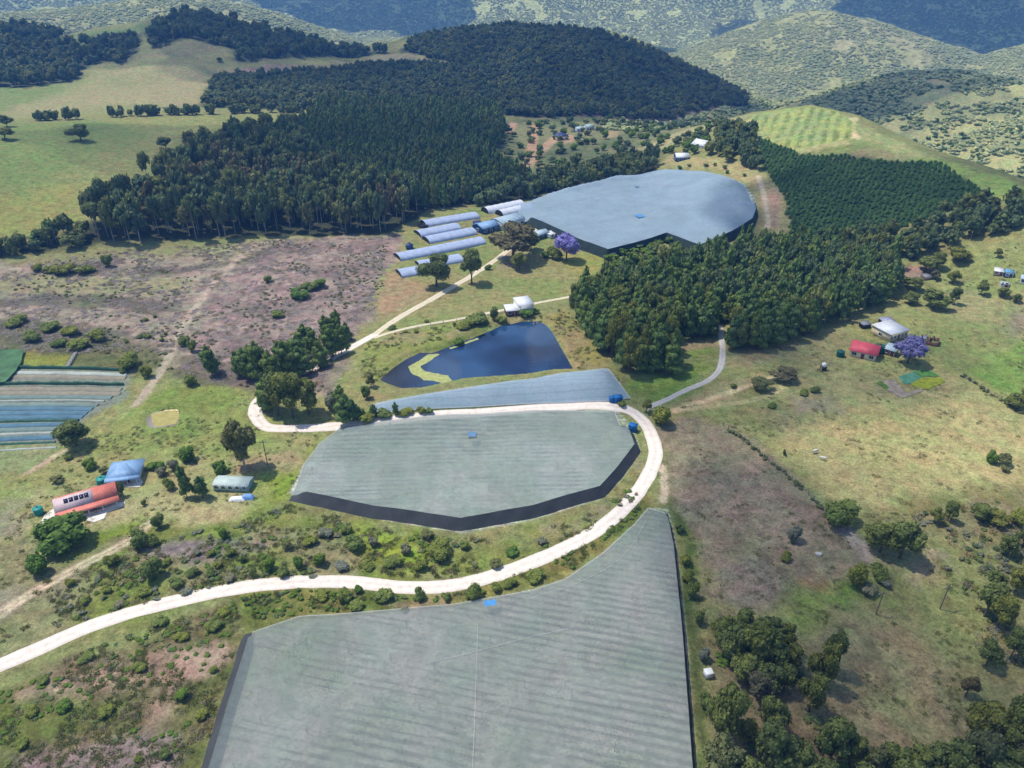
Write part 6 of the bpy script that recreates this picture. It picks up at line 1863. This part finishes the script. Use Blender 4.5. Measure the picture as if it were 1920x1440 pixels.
TG = 'grey blue shade tunnels in the farm yard'
tunnel('rearmost shade tunnel of the yard, nearest the wood', (800, 426), (900, 410), 9.0, 2.6, T_NET, TG)
tunnel('shade tunnel second from the back of the yard', (790, 446), (866, 431), 9.0, 2.6, T_NET, TG)
tunnel('shade tunnel third from the back of the yard', (806, 458), (896, 440), 9.0, 2.6, T_NET, TG)
tunnel('longest shade tunnel, fourth from the back of the yard', (752, 490), (912, 458), 9.0, 2.5, T_NET, TG)
tunnel('shade tunnel half hidden by the gum, fifth from the back', (790, 504), (870, 492), 9.0, 2.5, T_NET, TG)
tunnel('nearest lowest shade tunnel by the large dark gum', (754, 522), (830, 508), 9.0, 2.4, T_NET, TG)
TW = 'white film tunnels beside the far net'
tunnel('rear white film tunnel touching the far net', (916, 402), (984, 388), 7.5, 3.4, T_WHITE, TW)
tunnel('front white film tunnel touching the far net', (944, 408), (1002, 394), 7.5, 3.4, T_WHITE, TW)
q = un([793], [425])[0]
e = empty('water_tank', tuple(q), 'flat black round reservoir at the left end of the rear tunnel', 'reservoir')
MB().lathe([(0.01, 1.0), (2.5, 1.0), (2.6, 1.1), (2.7, 1.0), (2.7, -0.3)], 20).build('tank_body', M['black'], e, True)
q = un([768], [466])[0]
e = empty('pump_hut', tuple(q), 'tiny dark blue pointed hut left of the tunnels', 'hut')
m = MB(); m.prism([(-1.4, -0.3), (1.4, -0.3), (1.4, 1.6), (-1.4, 1.6)], -1.5, 1.5); m.build('wall', M['bluewall'], e)
slab_roof([[(-1.8, -1.8, 1.5), (1.8, -1.8, 1.5), (0.1, 0, 3.2), (-0.1, 0, 3.2)], [(1.8, 1.8, 1.5), (-1.8, 1.8, 1.5), (-0.1, 0, 3.2), (0.1, 0, 3.2)], [(-1.8, 1.8, 1.5), (-1.8, -1.8, 1.5), (-0.1, 0, 3.2), (-0.1, 0, 3.2)], [(1.8, -1.8, 1.5), (1.8, 1.8, 1.5), (0.1, 0, 3.2), (0.1, 0, 3.2)]], 0.06, None, 'roof', M['navy'], e)

# --- homesteads far back
house('villa', 'house', 'white gabled house among trees above the far net', (1296, 279), (1330, 277), 9.0, 3.4, 'gable', M['white'], M['wwall'], 2.6, 0.4, 4, True, 0, 1)
house('villa', 'house', 'white house with blue front on the lawn above the far net', (1268, 304), (1292, 298), 8.0, 3.0, 'gable', M['white'], M['bluewall'], 1.8, 0.4, 3, True, 0, 1)
house('homestead', 'house', 'dark blue roofed homestead on bare ground in the far valley', (1044, 264), (1066, 262), 9.0, 3.0, 'hip', M['navy'], M['cream'], 2.2, 0.4, 3, True, 0, 1)
house('homestead', 'house', 'pale green roofed homestead right of the dark blue roofed one', (1100, 244), (1114, 243), 7.0, 2.6, 'gable', mat_roof('mint_roof', alb(180, 206, 196), 1.0), M['wwall'], 1.4, 0.3, 3, True, 0, 0)
house('homestead', 'house', 'small pale homestead between the dark blue and the pale green one', (1082, 248), (1094, 247), 6.0, 2.4, 'gable', M['pale'], M['wwall'], 1.2, 0.3, 2, True, 0, 0)
house('homestead', 'house', 'tiny white homestead at the foot of the dark hill', (1255, 211), (1266, 210), 7.0, 2.6, 'gable', M['white'], M['wwall'], 1.4, 0.3, 2, True, 0, 0)

# --- vegetable land: low net covered rows
g_rows = 'low net rows on the left vegetable land'
ROWC = {'pale': mat_plain('pale_row_net', alb(176, 182, 170), 0.9, 0.3, 0.4), 'blue': mat_plain('blue_row_net', alb(92, 126, 142), 0.9, 0.3, 0.4), 'green': mat_plain('green_row_net', alb(66, 104, 84), 0.9, 0.3, 0.4),
        'teal': mat_plain('teal_row_net', alb(122, 142, 134), 0.9, 0.3, 0.4), 'soil': mat_plain('soil_row', alb(150, 142, 122), 0.95, 0.3, 0.5)}
ri = 0
for (x0, y0, x1, y1, c_, w_, h_) in ((-60, 690, 240, 695, 'green', 0.9, 1.2), (-60, 699, 238, 702, 'pale', 2.2, 0.3), (-60, 707, 236, 709, 'soil', 2.4, 0.3), (-60, 721, 232, 722, 'green', 0.9, 1.0), (-60, 730, 228, 731, 'soil', 2.4, 0.3),
                                    (-60, 738, 226, 739, 'soil', 2.2, 0.3), (-60, 746, 210, 746, 'teal', 2.2, 0.4), (-60, 754, 196, 753, 'pale', 0.8, 0.5), (-60, 761, 184, 760, 'teal', 2.0, 0.4), (-60, 768, 174, 767, 'blue', 2.2, 0.4),
                                    (-60, 776, 164, 775, 'blue', 2.2, 0.4), (-60, 784, 156, 782, 'blue', 2.2, 0.4), (-60, 791, 148, 789, 'green', 1.0, 0.6), (-60, 799, 140, 796, 'blue', 2.2, 0.4), (-60, 808, 128, 804, 'teal', 2.2, 0.4),
                                    (-60, 817, 106, 811, 'pale', 1.2, 0.4), (-60, 826, 104, 820, 'blue', 2.4, 0.5), (-60, 836, 104, 829, 'green', 1.0, 0.4), (-60, 848, 106, 839, 'pale', 0.9, 0.3)):
    q = un([x0, x1], [y0, y1]); n = 40
    P_ = q[0, :2] + (q[1, :2] - q[0, :2]) * np.linspace(0, 1, n)[:, None]
    d = (q[1, :2] - q[0, :2]) / np.linalg.norm(q[1, :2] - q[0, :2]); nn = np.array([-d[1], d[0]])
    an = np.linspace(0, math.pi, 7); V = []
    for i in range(n):
        k = 0.8 + 0.4 * rng.random()
        e_ = P_[i][None] - nn[None] * (np.cos(an) * w_ / 2)[:, None]
        V.append(np.column_stack([e_, hgt(e_[:, 0], e_[:, 1]) - 0.03 + np.sin(an) * h_ * k]))
    V = np.stack(V); idx = np.arange(n * 7).reshape(n, 7)
    lab = f'{c_} net covered row on the left vegetable land, {ORD[ri]} from the back' if c_ != 'soil' else f'bare soil row on the left vegetable land, {ORD[ri]} from the back'
    MB().add(V.reshape(-1, 3), np.stack([idx[:-1, :-1], idx[1:, :-1], idx[1:, 1:], idx[:-1, 1:]], -1).reshape(-1, 4)).build('crop_row', ROWC[c_], None, True, label=lab, category='crop row', group=g_rows)
    ri += 1
# green net over the far left corner of that land
w_ = P2([(-80, 662), (48, 660), (40, 690), (12, 722), (-80, 730)])
flat_poly('ground_net', w_, lambda x, y: hgt(x, y) + 0.9 + 0.3 * fbm(x, y, 3, 2, 4), mat_plain('green_crop_net', alb(84, 122, 80), 0.9, 0.5, 0.3), 0.4, 1.2, label='sheet of bright green net at the far left edge of the vegetable land', category='crop net')
# plank gangway
q = un([128, 143], [690, 662])
d = q[1] - q[0]; L = float(np.linalg.norm(d)); yaw = math.atan2(d[1], d[0])
e = empty('gangway', tuple(q[0]), 'grey plank gangway at the back of the vegetable land', 'gangway', None, yaw)
m = MB()
for k in range(int(L / 0.35)):
    m.box((0.2 + k * 0.35, 0, 0.75), (0.28, 1.2, 0.06))
m.build('deck', mat_plain('grey_planks', (0.36, 0.37, 0.36), 0.9, 0.3, 2.0), e)
m = MB()
for s_ in (-0.62, 0.62):
    m.tube([(0, s_, 1.5), (L, s_, 1.5)], 0.05, 5)
    for k in range(int(L / 2) + 1):
        m.tube([(k * 2.0, s_, -0.2), (k * 2.0, s_, 1.5)], 0.05, 5)
m.build('handrail', M['timber'], e)

# --- fences, poles, stock
WIRE = mat_plain('fence_wire', (0.12, 0.12, 0.12), 0.6, 0.2)


def fence(label, line, step=4.0, h=1.2, post_mat=None):
    c = spline(P2(line), 14); l = np.concatenate([[0], np.cumsum(np.linalg.norm(np.diff(c, axis=0), axis=1))])
    n = min(99, int(l[-1] / step)); s = np.linspace(0, l[-1], n + 1)
    p = np.column_stack([np.interp(s, l, c[:, 0]), np.interp(s, l, c[:, 1])]); z = hgt(p[:, 0], p[:, 1])
    root = empty('fence', (p[0, 0], p[0, 1], z[0]), label, 'fence'); org = np.array([p[0, 0], p[0, 1], z[0]])
    me = MB().tube([(0, 0, -0.3), (0, 0, h)], [0.10, 0.085], 6).mesh('post', post_mat or M['timber'])
    for a, b in zip(p, z):
        o = add_obj('post', me, root); o.location = (a[0] - org[0], a[1] - org[1], b - org[2])
    m = MB()
    for k in (0.35, 0.7, 1.0):
        m.tube(np.column_stack([p, z + h * k - 0.06]) - org, 0.025, 3)
    m.build('wire', WIRE, root)


fence('dark fence between the brown paddock and the right pasture', [(1356, 798), (1400, 830), (1440, 865), (1490, 905), (1532, 945), (1560, 980)], 2.2, 1.3)
fence('dark fence along the edge of the bright green right field', [(1805, 706), (1840, 728), (1880, 752), (1925, 782)], 2.4, 1.2)
mass('fence_weeds', 'dark weeds along the paddock fence', belt([(1356, 798), (1400, 830), (1440, 865), (1490, 905), (1532, 945), (1560, 980)], 1.2, 0.9, rw), 0.8, 1.1, ['mass_bush'], rw)
mass('fence_weeds', 'dark weeds along the green field fence', belt([(1805, 706), (1840, 728), (1880, 752), (1925, 782)], 1.2, 0.9, rw), 0.8, 1.1, ['mass_bush'], rw)
fence('pole fence along the lane above the lake', [(740, 628), (800, 612), (870, 600), (950, 586)], 5.0, 1.1)


def utility_pole(label, px, py, h, yaw):
    q = un([px], [py])[0]
    e = empty('utility_pole', tuple(q), label, 'utility pole', 'wooden utility poles', yaw)
    MB().tube([(0, 0, -0.5), (0, 0, h * 0.5), (0, 0, h)], [0.15, 0.13, 0.11], 8).build('pole', M['timber'], e)
    MB().box((0, 0.14, h - 0.5), (2.0, 0.12, 0.14)).build('crossarm', M['timber'], e)
    for x in (-0.85, 0, 0.85):
        o = MB().lathe([(0.01, 0), (0.05, 0.0), (0.06, 0.1), (0.03, 0.2), (0.01, 0.22)], 8).build('insulator', M['white_tank'], e); o.location = (x, 0.14, h - 0.43)


utility_pole('leaning wooden pole on the lower right meadow, left of a pair', 1642, 1152, 6.5, 0.3)
utility_pole('wooden pole on the lower right meadow, right of a pair', 1762, 1142, 6.8, 0.3)
utility_pole('pale wooden pole right of the tall pale olive tree', 502, 872, 8.0, 0.1)


def animal(label, name, cat, px, py, yaw, s, coat, face):
    q = un([px], [py])[0]
    e = empty(name, tuple(q), label, cat, 'animals on the right pasture', yaw, (s, s, s))
    v, f = ICO1; v = v.copy()
    parts = [((0, 0, 0.86), (0.68, 0.27, 0.32)), ((0.36, 0, 0.90), (0.34, 0.26, 0.33)), ((-0.40, 0, 0.92), (0.34, 0.25, 0.30))]
    m = bpy.data.meshes.new(name)
    import bmesh
    bm = bmesh.new()
    # one skin over a jointed skeleton
    chain = [((-0.62, 0, 0.98), 0.16), ((-0.3, 0, 0.92), 0.27), ((0.1, 0, 0.88), 0.29), ((0.45, 0, 0.92), 0.26), ((0.72, 0, 0.96), 0.15), ((0.95, 0, 0.80), 0.12), ((1.10, 0, 0.58), 0.11), ((1.22, 0, 0.42), 0.06)]
    V = [bm.verts.new(p) for p, _ in chain]; RR = [r_ for _, r_ in chain]
    for a, b in zip(V[:-1], V[1:]):
        bm.edges.new((a, b))
    for x, base in ((-0.46, 1), (0.45, 3)):
        for y in (-0.17, 0.17):
            k = [((x, y, 0.66), 0.11), ((x + (0.06 if x > 0 else -0.05), y, 0.40), 0.065), ((x, y, 0.03), 0.05)]
            prev = V[base]
            for p, r_ in k:
                w = bm.verts.new(p); RR.append(r_); bm.edges.new((prev, w)); prev = w
    tl_ = V[0]
    for p, r_ in (((-0.74, 0, 0.78), 0.04), ((-0.76, 0, 0.48), 0.03)):
        w = bm.verts.new(p); RR.append(r_); bm.edges.new((tl_, w)); tl_ = w
    for y in (-1, 1):
        w = bm.verts.new((0.98, y * 0.16, 0.86)); RR.append(0.035); bm.edges.new((V[5], w))
    bm.verts.index_update(); bm.to_mesh(m); bm.free()
    o = add_obj('body', m, e)
    o.modifiers.new('skin', 'SKIN'); o.modifiers.new('smooth', 'SUBSURF').levels = 1
    for i, r_ in enumerate(RR):
        m.skin_vertices[0].data[i].radius = (r_, r_)
    m.skin_vertices[0].data[1].use_root = True
    m.materials.append(coat)


WOOL = mat_plain('pale_coat', (0.62, 0.58, 0.50), 0.95, 0.2, 3.0)
HIDE = mat_plain('black_hide', (0.02, 0.018, 0.017), 0.8, 0.3, 3.0)
animal('white grazing cow on the right pasture, left of two white ones', 'cow', 'cow', 1527, 850, 0.4, 1.15, WOOL, HIDE)
animal('white grazing cow on the right pasture, right of two white ones', 'cow', 'cow', 1543, 863, 2.6, 1.1, WOOL, HIDE)
animal('black grazing cow on the right pasture near the fence', 'cow', 'cow', 1470, 853, 1.3, 1.2, HIDE, HIDE)


def rock(label, px, py, s, mat, name='boulder', flat=0.6):
    q = un([px], [py])[0]
    v, f = icosphere(2); k = 0.75 + 0.5 * fbm(v[:, 0] * 1.3 + px, v[:, 1] * 1.3 + py, 1, 3, 9)
    o = MB().add(v * k[:, None] * np.array([s, s * 0.8, s * flat]), f).build(name, mat, None, False, label=label, category='boulder'); o.location = (q[0], q[1], q[2] + s * 0.2)


rock('white boulder on the brown paddock above the fence corner', 1535, 1040, 0.8, M['rock'])
q = un([1327], [1268])[0]
e = empty('feed_bin', tuple(q), 'square white bin on the grass strip right of the foreground net', 'bin', None, 0.2)
MB().box((0, 0, 0.7), (1.5, 1.3, 1.4), 0, 0.08).build('bin_body', M['white_tank'], e); MB().box((0, 0, 1.46), (1.62, 1.42, 0.12), 0, 0.03).build('lid', M['frame'], e)
q = un([1003], [614])[0]
e = empty('raft', (q[0], q[1], LAKE_Z), 'small dark raft floating at the back of the lake', 'raft')
MB().box((0, 0, 0.12), (1.6, 1.2, 0.25), 0.3, 0.05).build('deck', M['timber'], e); MB().box((0, 0, 0.5), (0.6, 0.5, 0.5), 0.3, 0.04).build('pump', M['bluewall'], e)
# ------------------------------------------------------------------ clouds (above the picture) and the hazy air
def mat_cloud(density):
    N = Nodes('cloud')
    geo = N.n('ShaderNodeNewGeometry')
    a = noise_node(N, 0.012, 4, geo.outputs['Position'], 0.6)
    r = ramp(N, a.outputs['Fac'], [(0.35, max(0.0, density - 0.35) if density < 0.8 else density - 0.05), (0.6, density)])
    d = N.n('ShaderNodeBsdfDiffuse'); d.inputs['Color'].default_value = (0.85, 0.86, 0.88, 1)
    tl = N.n('ShaderNodeBsdfTranslucent'); tl.inputs['Color'].default_value = (0.85, 0.86, 0.88, 1)
    ad = N.n('ShaderNodeMixShader'); ad.inputs[0].default_value = 0.5; N.l(d.outputs[0], ad.inputs[1]); N.l(tl.outputs[0], ad.inputs[2])
    tr = N.n('ShaderNodeBsdfTransparent'); mx = N.n('ShaderNodeMixShader')
    N.l(r.outputs['Color'], mx.inputs[0]); N.l(tr.outputs[0], mx.inputs[1]); N.l(ad.outputs[0], mx.inputs[2])
    N.l(mx.outputs[0], N.t.nodes['Material Output'].inputs['Surface'])
    return N.m


CLOUD_Z = 950.0
def cloud(label, px, py, lobes, density, seed):
    """lobes: (dx, dy, rx, ry) in metres round the ground point that lies in its shade"""
    q = un([px], [py])[0]
    k = (CLOUD_Z - q[2]) / SUN.z
    c = np.array([q[0] + SUN.x * k, q[1] + SUN.y * k, CLOUD_Z])
    v, f = icosphere(3); m = MB()
    for i, (dx, dy, rx, ry) in enumerate(lobes):
        kk = 1 + 0.55 * (fbm(v[:, 0] * 2.2 + i * 7 + seed, v[:, 1] * 2.2 + v[:, 2] * 1.7, 1, 4, seed) - 0.5) * 2
        p = v * kk[:, None] * np.array([rx, ry, min(rx, ry) * 0.45]); p[:, 2] = np.where(p[:, 2] < 0, p[:, 2] * 0.3, p[:, 2])
        m.add(p + np.array([dx, dy, 0]), f)
    o = m.build('cloud', mat_cloud(density), None, True, kind='structure', label=label); o.location = c
    return o


cloud('cloud over the dark hill', 950, 120, [(0, 0, 330, 190), (-260, 20, 180, 120), (250, -30, 200, 130), (-480, 60, 130, 90)], 0.32, 1)
cloud('cloud over the plantation block', 1665, 375, [(0, 0, 95, 48), (-52, 5, 40, 40), (75, 10, 60, 40)], 0.3, 2)
cloud('cloud over the right mountain', 1790, 45, [(60, 0, 380, 520), (370, 160, 330, 420), (210, 500, 360, 300)], 1.0, 3)
cloud('cloud over the middle mountain', 690, 12, [(0, 0, 260, 200), (-220, 60, 160, 130)], 1.0, 4)
cloud('cloud over the near right meadow', 1690, 1200, [(0, 0, 42, 62), (30, -35, 38, 40), (-22, 22, 30, 32)], 0.34, 5)
cloud('cloud over the valley spur', 1650, 160, [(0, 0, 160, 60), (120, 40, 100, 50)], 0.6, 7)



cloud('thin cloud over the upper left wood', 720, 300, [(0, 0, 130, 75), (-110, -20, 90, 55), (90, 20, 80, 60)], 0.26, 21)
cloud('thin cloud over the right farm track', 1440, 720, [(0, 0, 42, 26), (36, 14, 36, 24), (-24, -14, 26, 18)], 0.24, 22)


def cloud_ahead(label, px, py, lobes, seed):
    """a cloud standing in the sky ahead, where the lake mirrors it"""
    q = un([px], [py])[0]
    d = np.array([q[0], q[1], -(q[2] - CAM_H)]); d /= np.linalg.norm(d)
    c = q + d * (1100.0 - q[2]) / d[2]
    v, f = icosphere(3); m = MB()
    for i, (dx, dy, rx, ry) in enumerate(lobes):
        kk = 1 + 0.6 * (fbm(v[:, 0] * 2.2 + i * 7 + seed, v[:, 1] * 2.2 + v[:, 2] * 1.7, 1, 4, seed) - 0.5) * 2
        p = v * kk[:, None] * np.array([rx, ry, min(rx, ry) * 0.4]); p[:, 2] = np.where(p[:, 2] < 0, p[:, 2] * 0.4, p[:, 2])
        m.add(p + np.array([dx, dy, 0]), f)
    o = m.build('cloud', mat_cloud(0.7), None, True, kind='structure', label=label); o.location = c


cloud_ahead('bright cloud mirrored at the right end of the lake', 1030, 628, [(0, 0, 70, 150), (60, 90, 80, 120), (-30, -120, 50, 90)], 11)
cloud_ahead('bright cloud mirrored at the left end of the lake', 745, 705, [(0, 0, 170, 220), (-120, 160, 160, 160), (140, -160, 110, 110)], 12)

HAZE = bpy.data.materials.new('haze_air'); HAZE.use_nodes = True
ht = HAZE.node_tree
for n_ in list(ht.nodes):
    if n_.type == 'BSDF_PRINCIPLED':
        ht.nodes.remove(n_)
pv = ht.nodes.new('ShaderNodeVolumePrincipled')
pv.inputs['Color'].default_value = (0.13, 0.40, 1.0, 1)
pv.inputs['Density'].default_value = 0.00023
pv.inputs['Anisotropy'].default_value = 0.0
ht.links.new(pv.outputs[0], ht.nodes['Material Output'].inputs['Volume'])
zlo = float(H.min()) - 1.0; zhi = max(float(H.max()), CAM_H) + 12.0
CLEAR = 5600.0
MB().box((0, 0, (zlo + zhi) / 2), (2 * CLEAR, 2 * CLEAR, zhi - zlo)).build('haze', HAZE, None, kind='stuff', label='thin blue haze in the air')
